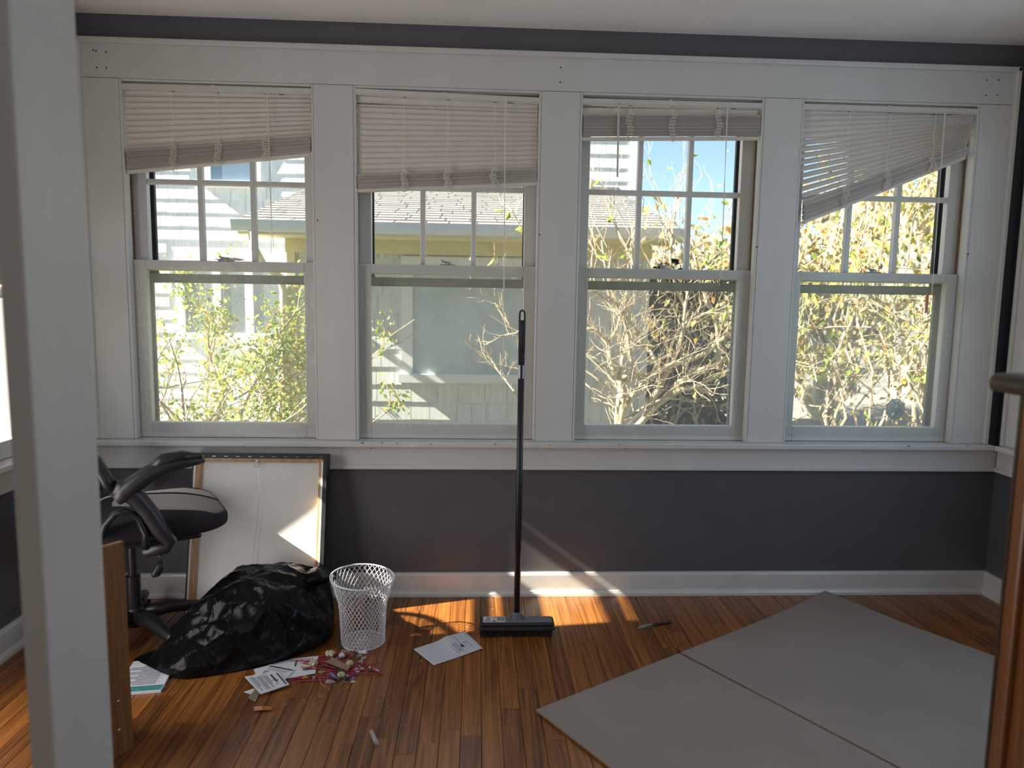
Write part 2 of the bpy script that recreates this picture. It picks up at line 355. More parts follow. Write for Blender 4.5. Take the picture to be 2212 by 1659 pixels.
for u, v, wd in ((783, 957, 0.011), (825, 957, 0.005), (858, 958, 0.004), (1070, 959, 0.005), (1187, 961, 0.004), (1337, 960, 0.003), (1352, 970, 0.004), (1800, 958, 0.004), (1884, 955, 0.005), (1963, 964, 0.008), (2088, 962, 0.005), (930, 959, 0.004), (801, 969, 0.005), (526, 964, 0.005)):
    p = at(u, v, 1, -0.0602)
    if p.z > Z0-0.002: p = at(u, v, 2, Z0+0.0002); s = (wd, 0.004, 0.0006)
    else: s = (wd, 0.0006, 0.0025)
    pts = [(math.cos(k)*s[0]*rnd.uniform(.6, 1.1), math.sin(k)*(s[1] if s[2] < .001 else s[2])*rnd.uniform(.6, 1.1)) for k in [j*PI/4 for j in range(8)]]
    m_ = MB().prism(pts, -0.0005, 0.0005)
    if s[1] < .001: m_.xf(Matrix.Rotation(PI/2, 4, 'X'))
    m_.xf(Matrix.Translation(p)).build('paint_chip', MT['chip'], st)
ap = thing('trim_3', 'white apron moulding below the window stool', kind='structure')
box1(XL, XR, -0.018, 0, 0.598, 0.684).build('apron_board', MT['trim'], ap, bevel=0.002)
box1(XL, XR, -0.028, 0, 0.580, 0.600).build('apron_moulding', MT['trim'], ap, bevel=0.004)
# right wall trim
rtm = thing('trim_4', 'white casing, stool and apron of the window on the side wall', None, (XR, 0, 0), -PI/2, kind='structure')
for a, b in ((0.055, 0.20), (0.98, 1.13)): box1(a, b, -0.022, 0, Z0, CZ1).build('casing_board', MT['trim'], rtm, bevel=0.003)
box1(0.055, 0.075, -0.034, 0, Z0, CZ1).build('backband', MT['trim'], rtm, bevel=0.004)
box1(0.20, 0.98, -0.022, 0, Z1, CZ1).build('head_casing', MT['trim'], rtm, bevel=0.003)
box1(0.0605, 1.25, -0.060, 0.024, 0.684, Z0).build('stool_board', MT['trim'], rtm, bevel=0.005)
box1(0.029, 1.25, -0.018, 0, 0.598, 0.684).build('apron_board', MT['trim'], rtm, bevel=0.002)
box1(0.029, 1.25, -0.028, 0, 0.580, 0.600).build('apron_moulding', MT['trim'], rtm, bevel=0.004)
ltm = thing('trim_5', 'white casing, stool and apron of the narrow window behind the chair', None, (XL, YB, 0), PI/2, kind='structure')
la, lb = -YB+LW[0], -YB+LW[1]
for a, b in ((la-0.13, la), (lb, lb+0.12)): box1(a, b, -0.02, 0, Z0, CZ1).build('casing_board', MT['trim'], ltm, bevel=0.003)
box1(la, lb, -0.02, 0, Z1, CZ1).build('head_casing', MT['trim'], ltm, bevel=0.003)
box1(la-0.2, -YB-0.061, -0.05, 0.02, 0.684, Z0).build('stool_board', MT['trim'], ltm, bevel=0.005)
box1(la-0.2, -YB-0.029, -0.018, 0, 0.598, 0.684).build('apron_board', MT['trim'], ltm, bevel=0.002)

# ------------------------------------------------------------------ windows
def window(name, label, W, loc, rz, rail=(1.432, 1.470), cols=3, film=True, storm=True, stile=0.060):
    r = thing(name, label, None, loc, rz, kind='structure')
    T, tm = WT, MT['trim']
    j = MB(); j.box(-J, 0, 0, T, Z0-J, Z1+J); j.box(W, W+J, 0, T, Z0-J, Z1+J); j.box(0, W, 0, T, Z1, Z1+J); j.box(0, W, 0.0241, T+0.03, Z0-J, Z0-0.001)
    j.build('jamb', tm, r)
    s = MB(); s.box(0, 0.011, -0.017, 0.022, Z0, Z1); s.box(W-0.011, W, -0.017, 0.022, Z0, Z1); s.box(0.011, W-0.011, -0.017, 0.022, Z1-0.011, Z1)
    s.build('stop_bead', tm, r, bevel=0.003)
    for x in (0.004, W-0.004): MB().tube([(x, 0.05, rail[1]), (x, 0.05, Z1)], 0.0035, 6).build('sash_rope', MT['rope'], r)
    def sash(nm, y0, y1, z0, z1, zb, zt, cols, rows):
        f = MB(); e = 0.0015
        f.box(e, stile, y0, y1, z0, z1); f.box(W-stile, W-e, y0, y1, z0, z1); f.box(stile, W-stile, y0, y1, z0, zb); f.box(stile, W-stile, y0, y1, zt, z1)
        o = f.build(nm, tm, r, bevel=0.003); ym = (y0+y1)/2+0.006
        gw, gh = (W-2*stile)/cols, (zt-zb)/rows
        for k in range(1, cols): box1(stile+k*gw-0.011, stile+k*gw+0.011, y0+0.003, y1, zb, zt).build('muntin', tm, o, bevel=0.004)
        for k in range(1, rows): box1(stile, W-stile, y0+0.004, y1-0.001, zb+k*gh-0.011, zb+k*gh+0.011).build('muntin', tm, o, bevel=0.004)
        for a in range(cols):
            for b in range(rows):
                x0, x1 = stile+a*gw, stile+(a+1)*gw; q0, q1 = zb+b*gh, zb+(b+1)*gh
                if cols == 1: x0 -= .004; x1 += .004; q0 -= .004; q1 += .004
                MB().quad((x0, ym, q0), (x1, ym, q0), (x1, ym, q1), (x0, ym, q1)).build('pane', MT['glass'], o)
        return o
    low = sash('lower_sash', 0.024, 0.058, Z0+0.0005, rail[1], 0.775, rail[0], 1, 1)
    up = sash('upper_sash', 0.061, 0.095, rail[0]-0.004 if cols > 1 else rail[1]-0.006, Z1-0.001, rail[1]+0.001, 2.130, cols, 2 if cols > 1 else 1)
    if film:
        nx, nz_ = 44, 40; vs = []; fs = []
        x0, x1, q0, q1 = 0.016, W-0.016, Z0+0.022, rail[1]-0.004
        sd = rnd.uniform(0, 90)
        for b in range(nz_+1):
            for a in range(nx+1):
                u, v = a/nx, b/nz_
                edge = max(0, 1-min(u, 1-u)*W/0.06, 1-min(v, 1-v)*0.74/0.06)
                x = x0+(x1-x0)*u; z = q0+(q1-q0)*v
                d = noise.noise(Vector((x*22+sd, z*22, 3.1)))*0.5+noise.noise(Vector((x*60+sd, z*60, 1.1)))*0.5
                vs.append((x, 0.0215-0.0012-edge*(0.5+d)*0.007, z))
        for b in range(nz_):
            for a in range(nx):
                k = b*(nx+1)+a; fs.append((k, k+1, k+nx+2, k+nx+1))
        MB().add(vs, fs).build('plastic_film', MT['film'], low, smooth=True)
        cr_ = MB()  # white slivers standing in for light glinting off the film's wrinkles
        for k in range(46):
            side = rnd.random()
            if side < .40: cx_, cz_, dx_, dz_ = x0+rnd.uniform(.004, .035), rnd.uniform(q0+.02, q1-.02), rnd.uniform(-.004, .004), rnd.uniform(.01, .05)
            elif side < .70: cx_, cz_, dx_, dz_ = x1-rnd.uniform(.004, .035), rnd.uniform(q0+.02, q1-.02), rnd.uniform(-.004, .004), rnd.uniform(.01, .05)
            elif side < .90: cx_, cz_, dx_, dz_ = rnd.uniform(x0, x1), q0+rnd.uniform(.0, .03), rnd.uniform(-.012, .012), rnd.uniform(.004, .02)
            else: cx_, cz_, dx_, dz_ = rnd.uniform(x0, x1), q1-rnd.uniform(.004, .03), rnd.uniform(-.02, .02), rnd.uniform(.001, .006)
            cr_.tube([(cx_+dx_*t+rnd.uniform(-.0012, .0012), 0.0165+rnd.uniform(-.001, .001), min(q1, cz_+dz_*t)) for t in (0, .25, .5, .75, 1)], [.0001, .0005, .0006, .0004, .0001], 3, cap=False)
        o = cr_.build('crease_glints', MT['glint'], low); o['kind'] = 'stuff'
    if cols > 1:
        k = MB(); xc, zb = W/2, rail[1]
        k.box(xc-0.032, xc+0.032, 0.030, 0.050, zb, zb+0.005)
        k.lathe([(0.014, 0.0), (0.015, 0.006), (0.010, 0.012), (0.004, 0.014)], 12, (xc+0.002, 0.043, zb+0.004), caps=(False, True))
        k.tube([(xc, 0.043, zb+0.013), (xc-0.020, 0.036, zb+0.016), (xc-0.027, 0.033, zb+0.022)], [0.005, 0.004, 0.005], 6)
        k.build('sash_lock', MT['lock'], low, smooth=True)
    if storm:
        y0, y1 = 0.128, 0.146
        s = MB(); s.box(0, 0.062, y0, y1, rail[0]-0.04, Z1); s.box(W-0.062, W, y0, y1, rail[0]-0.04, Z1); s.box(0.062, W-0.062, y0, y1, Z1-0.05, Z1)
        a = s.build('storm_frame', MT['stormd'], r)
        s = MB(); s.box(0, 0.040, y0-0.004, y1, Z0, rail[0]-0.04); s.box(W-0.040, W, y0-0.004, y1, Z0, rail[0]-0.04); s.box(0, W, y0-0.010, y1, 1.388, 1.4165); s.box(0, W, y0+0.004, y1, 1.378, 1.3882); s.box(0.040, W-0.040, y0, y1, Z0, Z0+0.03)
        for k in range(26):
            z = 0.78+k*0.022
            s.box(0.040, 0.043, y0-0.002, y0+0.006, z, z+0.012); s.box(W-0.043, W-0.040, y0-0.002, y0+0.006, z, z+0.012)
        s.build('storm_sash', MT['storm'], r)
        MB().quad((0.03, 0.138, Z0+0.02), (W-0.03, 0.138, Z0+0.02), (W-0.03, 0.138, Z1-0.04), (0.03, 0.138, Z1-0.04)).build('storm_pane', MT['glass'], r)
    return r
wl = ['double hung white window over the office chair and canvas', 'double hung white window behind the standing broom', 'double hung white window with the blind pulled right up', 'double hung white window with the octagonal sticker']
wins = [window('window_%d' % (k+1), wl[k], b-a, (a, 0, 0), 0) for k, (a, b) in enumerate(OPEN)]
window('window_5', 'white window of the side wall past the cardboard', RW[0]-RW[1], (XR, RW[0], 0), -PI/2, film=False)
window('window_6', 'narrow white window behind the office chair', LW[1]-LW[0], (XL, LW[0], 0), PI/2, rail=(1.301, 1.343), cols=1, film=False, storm=False)

# octagonal sticker on the last lower pane, seen from its back (mirrored writing)
p = at(1934, 884, 1, 0.046); stk = thing('window_sticker', 'octagonal blue-grey security sticker on the window glass', 'sticker', p)
MB().prism([(0.048*math.cos(PI/8+k*PI/4), 0.052*math.sin(PI/8+k*PI/4)) for k in range(8)], -0.0004, 0.0004).xf(Matrix.Rotation(PI/2, 4, 'X')).build('film', MT['sticker'], stk)
def text(body, size, mat, parent, loc, rot, name='lettering', sx=1, extr=0.0001):
    c = bpy.data.curves.new(name, 'FONT'); c.body = body; c.size = size; c.align_x = 'CENTER'; c.align_y = 'CENTER'; c.extrude = extr; c.materials.append(mat)
    tmp = bpy.data.objects.new(name, c); COL.objects.link(tmp); bpy.context.view_layer.update()
    me = bpy.data.meshes.new_from_object(tmp.evaluated_get(bpy.context.evaluated_depsgraph_get())); bpy.data.objects.remove(tmp); bpy.data.curves.remove(c)
    o = link(name, me, parent); o.location = loc; o.rotation_euler = rot; o.scale = (sx, 1, 1); return o
text('A', 0.046, MT['stick_ink'], stk, (0.018, -0.001, -0.006), (PI/2, 0, 0), sx=-1)
for k, (x, z, ww) in enumerate(((0.004, 0.030, 0.03), (0.006, 0.024, 0.018), (-0.012, 0.006, 0.03), (-0.010, 0.000, 0.026), (-0.008, -0.006, 0.02), (0.002, -0.028, 0.034), (0.0, -0.034, 0.026))):
    box1(x-ww/2, x+ww/2, -0.0009, -0.0004, z-0.0013, z+0.0013).build('print_line', MT['stick_ink'], stk)
rs = box1(-0.007, 0.007, -0.0004, 0.0004, -0.045, 0.045).build('red_tag', MT['redst']); rs.location = at(2002, 655, 1, 0.1255)
tag(rs, 'red strip stuck on the storm frame of the sticker window', 'tag')

# ------------------------------------------------------------------ blinds
SW = 0.025
def slat_mesh(L):
    n = 4; m = MB(); t = 0.0006
    prof = [(-SW/2+SW*k/n, 0.0042*(1-(2*k/n-1)**2)) for k in range(n+1)]
    ring = [(a, b+t) for a, b in prof]+[(a, b) for a, b in prof[::-1]]
    q = len(ring)
    m.add([(-L/2, a, b) for a, b in ring]+[(L/2, a, b) for a, b in ring], [(k, (k+1) % q, q+(k+1) % q, q+k) for k in range(q)])
    return m.mesh('slat', MT['slat'])
def squiggle(c, w, h, n, dirx=(1, 0, 0), y=0):
    """a tangle of slack cord: flattened loops stacked from c down by h"""
    pts = []
    ph = rnd.uniform(0, 6)
    for k in range(n*8):
        a = 2*PI*k/8+ph; t = k/(n*8)
        pts.append((c[0]+w*(0.6+0.5*rnd.random())*math.cos(a)+rnd.uniform(-1, 1)*w*.15+0.3*w*math.sin(t*9+ph), c[1]+y-0.002*math.sin(a)-rnd.random()*0.002, c[2]-h*t+0.006*math.sin(a)))
    return pts
def blind(label, a, b, head, stack_top, stack_bot, n_hang, n_stack, tilts, gaps=(), wand=None, cords_to=None, ltan=(0.26, 0.50, 0.76), pull=0.80, y0=-0.004, pw=1.0):
    """head=(zL,zR) of the head rail bottom; stack_*=(zL,zR)"""
    xc = (a+b)/2; L = b-a-0.030
    r = thing('venetian_blind', label, 'blind', (xc, y0, head[0]))
    Z = lambda z: z-head[0]
    h = MB()
    al = math.atan2(head[1]-head[0], b-a)
    h.box(-L/2-0.006, L/2+0.006, -0.012, 0.018, 0.0, 0.022); h.box(-L/2-0.006, L/2+0.006, -0.0155, -0.012, 0.004, 0.024)
    h.box(-0.02, -0.004, -0.0175, 0.018, 0.020, 0.0265)
    h.xf(Matrix.Translation((0, 0, (Z(head[0])+Z(head[1]))/2)) @ Matrix.Rotation(-al, 4, 'Y')).build('head_rail', MT['rail'], r, bevel=0.002)
    zr = (Z(head[0])+Z(head[1]))/2
    for q, hw in [(0.845, 0.011)]+[(q, 0.006) for q in ltan]:
        MB().box(-L/2+q*L-hw, -L/2+q*L+hw, -0.008, 0.0, -0.0012, 0.0012).xf(Matrix.Translation((0, 0, zr)) @ Matrix.Rotation(-al, 4, 'Y')).build('cord_slot', MT['black'], r)
    sm = slat_mesh(L)
    def place(zl, zr_, tilt, yo=0.0, xo=0.0):
        o = link('slat', sm, r); ang = math.atan2(zr_-zl, L)
        o.matrix_local = Matrix.Translation((xo, 0.004+yo, Z((zl+zr_)/2))) @ Matrix.Rotation(-ang, 4, 'Y') @ Matrix.Rotation(tilt, 4, 'X')
    for k in range(n_hang):
        t = ((k+0.55)/n_hang)**pw; tl_ = tilts if not isinstance(tilts, tuple) else (tilts[0] if k < tilts[2] else tilts[1])
        gl, gr = gaps[k] if k < len(gaps) else (0, 0)
        place(head[0]+(stack_top[0]-head[0])*t+gl, head[1]+(stack_top[1]-head[1])*t+gr, tl_+rnd.uniform(-.04, .04), xo=rnd.uniform(-.002, .002))
    for k in range(n_stack):
        t = (k+0.5)/n_stack*0.84
        place(stack_top[0]+(stack_bot[0]-stack_top[0])*t, stack_top[1]+(stack_bot[1]-stack_top[1])*t, 0.12+rnd.uniform(-.05, .05), yo=-0.002+0.006*math.sin(t*3.0)-0.004+rnd.uniform(-.0012, .0012), xo=rnd.uniform(-.003, .003))
    ang = math.atan2(stack_bot[1]-stack_bot[0], L)
    br = MB().box(-L/2-0.001, L/2+0.001, -0.014, 0.014, 0, 0.013)
    br.xf(Matrix.Translation((0, 0.002, Z((stack_bot[0]+stack_bot[1])/2))) @ Matrix.Rotation(-ang, 4, 'Y')).build('bottom_rail', MT['slat'], r, bevel=0.004)
    for s in (-1, 1):
        MB().box(-0.003, 0.003, -0.015, 0.015, -0.001, 0.014).xf(Matrix.Translation((s*(L/2+0.003), 0.002, Z(stack_bot[0] if s < 0 else stack_bot[1]))) @ Matrix.Rotation(-ang, 4, 'Y')).build('end_cap', MT['rail'], r)
    for q in ltan:
        x = -L/2+q*L; zt = Z(head[0]+(head[1]-head[0])*q); zs = Z(stack_top[0]+(stack_top[1]-stack_top[0])*q); zb = Z(stack_bot[0]+(stack_bot[1]-stack_bot[0])*q)
        pts = [(x+0.006*math.sin(k*1.1+q*9)*k/9, -0.0115, zt+(zs-zt)*k/9) for k in range(10)]
        MB().tube(pts, 0.0011, 4).build('ladder_cord', MT['cord'], r)
        pts = squiggle((x, -0.0185, zs+0.010), 0.015, (zs-zb)+0.016, 9)
        MB().tube(pts, 0.0014, 4).build('tangled_cord', MT['cord'], r, smooth=True)
    if wand:
        MB().tube([(wand[0]-xc, -0.018, Z(wand[1])), (wand[0]-xc+0.003, -0.021, Z(wand[2]))], 0.0042, 6).build('tilt_wand', MT['rail'], r)
        MB().tube([(wand[0]-xc, -0.016, Z(wand[1])+0.016), (wand[0]-xc, -0.018, Z(wand[1]))], 0.0022, 6).build('wand_hook', MT['steel'], r)
    if cords_to:
        x = -L/2+pull*L
        for dx, dz, w_ in ((0, 0, 0.012), (0.012, 0.03, -0.010)):
            zt = Z(head[0]); zb = Z(cords_to)+dz
            MB().tube([(x+dx*(.2+k/16)+w_*math.sin(k/16*3.0)*(k/16), -0.026, zt+(zb-zt)*k/16) for k in range(17)], 0.0011, 4).build('pull_cord', MT['cord'], r)
    return r
T_CL = -1.25
blind('raised venetian blind with drooping stack over the canvas', *OPEN[0], (2.150, 2.152), (1.908, 1.978), (1.818, 1.908), 10, 34, (-1.25, -0.90, 7), cords_to=1.50, pull=0.775)
blind('tilted venetian blind with sagging head rail behind the broom', *OPEN[1], (2.158, 2.142), (1.832, 1.876), (1.764, 1.810), 14, 30, T_CL, gaps=[(-.002, -.004), (-.012, -.004)], cords_to=0.98, pull=0.815)
blind('fully raised venetian blind with hanging tilt wand', *OPEN[2], (2.146, 2.148), (2.104, 2.122), (2.000, 2.022), 1, 42, T_CL, wand=(0.584, 2.140, 1.85), cords_to=1.40, pull=0.80)
blind('crooked fan-shaped venetian blind hanging down at one end', *OPEN[3], (2.150, 2.150), (1.745, 2.022), (1.662, 1.976), 15, 32, (-1.25, -0.92, 5), pw=1.12, cords_to=1.30, pull=0.80)
# cord heaped on the first meeting rail
pts = []
for k in range(150):
    a = k*0.75; rr = rnd.uniform(0.2, 1)
    pts.append((-1.06+0.055*rr*math.cos(a)+0.02*math.sin(k*.11), 0.040+0.008*rr*math.sin(a), 1.473+0.014*(1-rr*rr)*rnd.random()+0.0015))
pts += [(-1.10+.02*k, .036, 1.475+.012*math.sin(k*.9)) for k in range(3)]
tag(MB().tube(pts, 0.0011, 4).build('slack_cord', MT['cord'], None, smooth=True), 'heap of slack white cord on the meeting rail over the canvas', 'cord')
# blind of the narrow side window: slats above, a bunched part, one dropped bunch
lb_ = thing('venetian_blind', 'narrow venetian blind on the window behind the office chair', 'blind', (XL+0.012, (LW[0]+LW[1])/2, 2.15), PI/2)
Lw = LW[1]-LW[0]-0.03; sm = slat_mesh(Lw)
box1(-Lw/2, Lw/2, -0.015, 0.015, 0.0, 0.025).build('head_rail', MT['rail'], lb_)
z = 2.140
while z > 1.765:
    o = link('slat', sm, lb_); o.matrix_local = Matrix.Translation((0, 0, z-2.15)) @ Matrix.Rotation(-1.3, 4, 'X'); z -= 0.0195
for z in (1.730, 1.706, 1.682):
    o = link('slat', sm, lb_); o.matrix_local = Matrix.Translation((0, 0, z-2.15)) @ Matrix.Rotation(-1.4, 4, 'X')
for k in range(24):
    o = link('slat', sm, lb_); o.matrix_local = Matrix.Translation((0, 0, 1.470-k*0.0048-2.15)) @ Matrix.Rotation(0.1, 4, 'X')
box1(-Lw/2, Lw/2, -0.013, 0.013, 1.350-2.15, 1.364-2.15).build('bottom_rail', MT['slat'], lb_)
MB().tube([(-Lw/2+0.055, -0.02, 0), (-Lw/2+0.055, -0.02, -1.0)], 0.003, 5).build('pull_cord', MT['cord'], lb_)

# ------------------------------------------------------------------ foreground post, low shelf, cabinet
po = thing('trim_6', 'white painted doorway post standing before the office chair', None, (-0.6885, -1.913, 0), kind='structure')
box1(-0.0195, 0.0195, -0.087, 0.087, 0, ZC).build('post', MT['trim'], po, bevel=0.004)
box1(-0.010, 0.010, 0.087, 0.099, 0, ZC).build('stop_strip', MT['trim'], po, bevel=0.003)

sh = thing('low_shelf', 'low brown wooden shelf with two screws in its side panel', 'shelf', (-0.992, -1.100, 0), math.atan2(-0.835, -0.55))
# local x runs along the side panel towards the camera, local -y away from it
box1(0, 0.20, -0.018, 0, 0, 0.626).build('side_panel', MT['ply'], sh, bevel=0.002)
box1(0, 0.20, -0.148, -0.130, 0, 0.626).build('side_panel', MT['ply'], sh, bevel=0.002)
for z in (0.05, 0.30, 0.55): box1(0.004, 0.196, -0.130, -0.018, z, z+0.018).build('shelf_board', MT['ply'], sh)
for u, v in ((255, 1515), (257, 1577)):
    k = fw + rt*((u-W_PX/2)/F_PX) + dn*((v-H_PX/2)/F_PX); rz = sh.rotation_euler[2]
    nrm = Vector((-math.sin(rz), math.cos(rz), 0)); q = CAM + k*((Vector(sh.location)-CAM).dot(nrm)/k.dot(nrm))
    loc = Matrix.Rotation(-rz, 4, 'Z') @ (q-Vector(sh.location))
    MB().lathe([(0.0055, 0.0), (0.005, 0.0025), (0.002, 0.0035)], 10, caps=(True, True)).xf(Matrix.Translation((loc.x, -0.0005, loc.z)) @ Matrix.Rotation(-PI/2, 4, 'X')).build('screw', MT['steel'], sh, smooth=True)

cb = thing('wooden_cabinet', 'tall reddish brown wooden cabinet with overhanging dark top', 'cabinet', (0.965, -1.80, 0))
box1(0.0, 0.60, -0.62, 0.0, 1.160, 1.196).build('top', MT['darkw'], cb, bevel=0.014)
box1(0.068, 0.10, -0.045, -0.010, 0, 1.160).build('stile', MT['mahog'], cb, bevel=0.006)
box1(0.068, 0.10, -0.61, -0.560, 0, 1.160).build('stile', MT['mahog'], cb, bevel=0.006)
box1(0.080, 0.094, -0.560, -0.045, 0.10, 1.08).build('side_panel', MT['mahog'], cb)
box1(0.070, 0.098, -0.560, -0.045, 1.08, 1.160).build('rail', MT['mahog'], cb); box1(0.070, 0.098, -0.560, -0.045, 0, 0.10).build('rail', MT['mahog'], cb)
box1(0.10, 0.56, -0.60, -0.02, 0.04, 1.160).build('body', MT['mahog'], cb)
box1(0.068, 0.56, -0.012, -0.004, 0, 1.160).build('back_panel', MT['darkw'], cb)

# ------------------------------------------------------------------ office chair
CH = Vector((-1.300, -0.425, 0)); GA = math.atan2(0.5, 0.866)
ch = thing('office_chair', 'black swivel office chair with grey fabric seat and looped arms', 'chair', CH, GA)
# local x = forward, local y = to the sitter's left (away from the camera)
def rounded_pad(lx, ly, h, r, z, dome=0.012, cx=0, n=5):
    ring = []
    for (sx, sy, a0) in ((1, 1, 0), (-1, 1, PI/2), (-1, -1, PI), (1, -1, 3*PI/2)):
        for k in range(n+1):
            a = a0+PI/2*k/n; ring.append((sx*(lx-r)+r*math.cos(a), sy*(ly-r)+r*math.sin(a)))
    prof = [(0.80, -h*0.95), (0.93, -h*0.75), (0.985, -h*0.5), (1.0, -h*0.25), (0.99, -h*0.06), (0.95, 0.0), (0.80, dome*0.6), (0.5, dome), (0.2, dome*0.9)]
    m = MB(); q = len(ring); vs = [(cx+x*s, y*s, z+zz-(0.022*max(0, x*s/lx-0.55)*2 if zz > -h*0.6 else 0)) for s, zz in prof for x, y in ring]
    fs = [(i*q+k, i*q+(k+1) % q, (i+1)*q+(k+1) % q, (i+1)*q+k) for i in range(len(prof)-1) for k in range(q)]
    fs += [tuple(range(q))[::-1], tuple((len(prof)-1)*q+k for k in range(q))]
    return m.add(vs, fs)
rounded_pad(0.245, 0.222, 0.10, 0.09, 0.535, cx=0.075).xf(Matrix.Translation((0, -0.023, 0))).build('seat', MT['fabric'], ch, smooth=True, sub=1)
box1(-0.12, 0.22, -0.19, 0.19, 0.424, 0.446).build('seat_plate', MT['black'], ch, bevel=0.01)
box1(-0.05, 0.11, -0.07, 0.07, 0.385, 0.428).build('tilt_mechanism', MT['black'], ch, bevel=0.012)
MB().lathe([(0.026, 0.10), (0.026, 0.26), (0.016, 0.262), (0.016, 0.39)], 16, caps=(True, True)).build('gas_column', MT['black'], ch, smooth=False)
# backrest: bowed frame with mesh
bk = MB()
rows, cols_ = 9, 10
fr = []
for k in range(33):
    a = 2*PI*k/32; y = 0.225*math.copysign(abs(math.cos(a))**0.6, math.cos(a)); z = 0.865+0.225*math.copysign(abs(math.sin(a))**0.6, math.sin(a))
    fr.append((-0.205-0.10*((z-0.64)/0.45)-0.0+0.25*y*y, y, z))
MB().tube(fr, 0.016, 8, cap=False).build('back_frame', MT['black'], ch, smooth=True)
vs = [(-0.207-0.10*((z-0.64)/0.45)+0.25*y*y, y, z) for z in [0.655+0.42*i/rows for i in range(rows+1)] for y in [-0.20+0.40*j/cols_ for j in range(cols_+1)]]
vs += [(x-0.004, y, z) for x, y, z in vs]
q = (rows+1)*(cols_+1)
bk.add(vs, [(i*(cols_+1)+j, i*(cols_+1)+j+1, (i+1)*(cols_+1)+j+1, (i+1)*(cols_+1)+j) for i in range(rows) for j in range(cols_)]+[tuple(q+t for t in (i*(cols_+1)+j, (i+1)*(cols_+1)+j, (i+1)*(cols_+1)+j+1, i*(cols_+1)+j+1)) for i in range(rows) for j in range(cols_)])
bk.build('back_mesh', MT['mesh'], ch, smooth=True)
MB().tube([(-0.02, 0, 0.40), (-0.14, 0, 0.41), (-0.215, 0, 0.48), (-0.235, 0, 0.62), (-0.26, 0, 0.80)], [0.030, 0.030, 0.032, 0.030, 0.02], 8, flat=1.8).build('back_bracket', MT['black'], ch, smooth=True)
def arm(side):
    y = side*0.270; o_ = 0.050
    if side > 0:      # the far arm is folded away behind the back
        MB().tube([(x+o_, y-0.012, z) for x, z in ((-0.165, 0.49), (-0.145, 0.545), (-0.12, 0.575), (-0.095, 0.565), (-0.06, 0.50), (-0.05, 0.443))], 0.013, 8, flat=1.6).build('arm_loop', MT['black'], ch, smooth=True); return
    A = MB().tube([(x+o_, y, z-0.012) for x, z in ((0.172, 0.745), (0.145, 0.749), (0.10, 0.748), (0.05, 0.740), (0.0, 0.722), (-0.045, 0.695), (-0.085, 0.664), (-0.112, 0.645))],
                  [0.009, 0.017, 0.023, 0.027, 0.030, 0.032, 0.033, 0.027], 12, flat=1.3).build('armrest', MT['arm'], ch, smooth=True)
    MB().tube([(x+o_, y, z+0.006) for x, z in ((0.165, 0.747), (0.10, 0.751), (0.04, 0.742), (-0.005, 0.724))], [0.010, 0.023, 0.025, 0.012], 8, flat=1.3).build('arm_pad', MT['black'], A, smooth=True)
    MB().tube([(x+o_, y, z) for x, z in ((-0.112, 0.672), (-0.075, 0.655), (-0.045, 0.625), (-0.012, 0.572), (0.020, 0.505), (0.050, 0.455), (0.038, 0.436), (-0.02, 0.432))]+[(-0.03+o_, side*0.16, 0.430)],
              [0.028, 0.034, 0.032, 0.030, 0.029, 0.027, 0.022, 0.020, 0.014], 12, flat=1.0).build('arm_bracket', MT['arm'], ch, smooth=True)
    MB().tube([(x+o_, y-side*0.006, z) for x, z in ((-0.165, 0.49), (-0.145, 0.545), (-0.116, 0.578), (-0.081, 0.588), (-0.045, 0.555), (-0.024, 0.495), (-0.028, 0.443))], 0.013, 8, flat=1.6).build('arm_loop', MT['black'], ch, smooth=True)
    MB().tube([(-0.112+o_, y-side*0.02, 0.655), (-0.135+o_, y-side*0.03, 0.70), (-0.16+o_, y-side*0.04, 0.76), (-0.25, y-side*0.06, 0.90)], [0.024, 0.022, 0.02, 0.012], 8, flat=1.3).build('back_strut', MT['black'], ch, smooth=True)
arm(-1); arm(1)
lv = MB().tube([(0.05, -0.10, 0.425), (0.035, -0.235, 0.428), (0.072, -0.262, 0.405), (0.070, -0.265, 0.378)], 0.0045, 6).build('height_lever', MT['black'], ch, smooth=True)
MB().tube([(0.072, -0.265, 0.385), (0.066, -0.266, 0.365), (0.052, -0.267, 0.345), (0.040, -0.267, 0.338)], [0.010, 0.015, 0.015, 0.007], 8, flat=0.6).build('lever_paddle', MT['black'], lv, smooth=True)
MB().lathe([(0.034, 0.065), (0.038, 0.075), (0.036, 0.13), (0.028, 0.14)], 16, caps=(True, True)).build('base_hub', MT['black'], ch, smooth=True)
for k in range(5):
    a = math.radians((22, 94, 166, 238, 310)[k]) - GA + math.radians(14)
    d = Vector((math.cos(a), math.sin(a), 0))
    MB().tube([d*0.02+Vector((0, 0, 0.105)), d*0.12+Vector((0, 0, 0.105)), d*0.24+Vector((0, 0, 0.082)), d*0.285+Vector((0, 0, 0.074))], [0.030, 0.026, 0.020, 0.018], 8, flat=1.1).build('base_leg', MT['black'], ch, smooth=True)
    c = d*0.272; s_ = Vector((-d.y, d.x, 0))
    cs = MB()
    for sg in (-1, 1):
        w_ = MB().lathe([(0.024, -0.009), (0.026, -0.005), (0.026, 0.005), (0.024, 0.009)], 14, caps=(True, True)).xf(Matrix.Translation(c+s_*sg*0.014+Vector((0, 0, 0.0262))) @ d.to_track_quat('X', 'Z').to_matrix().to_4x4() @ Matrix.Rotation(PI/2, 4, 'X'))
        cs.add(w_.v, w_.f)
    cs.tube([c+Vector((0, 0, 0.026)), c+Vector((0, 0, 0.07))], 0.006, 6)
    cs.build('caster', MT['black'], ch)

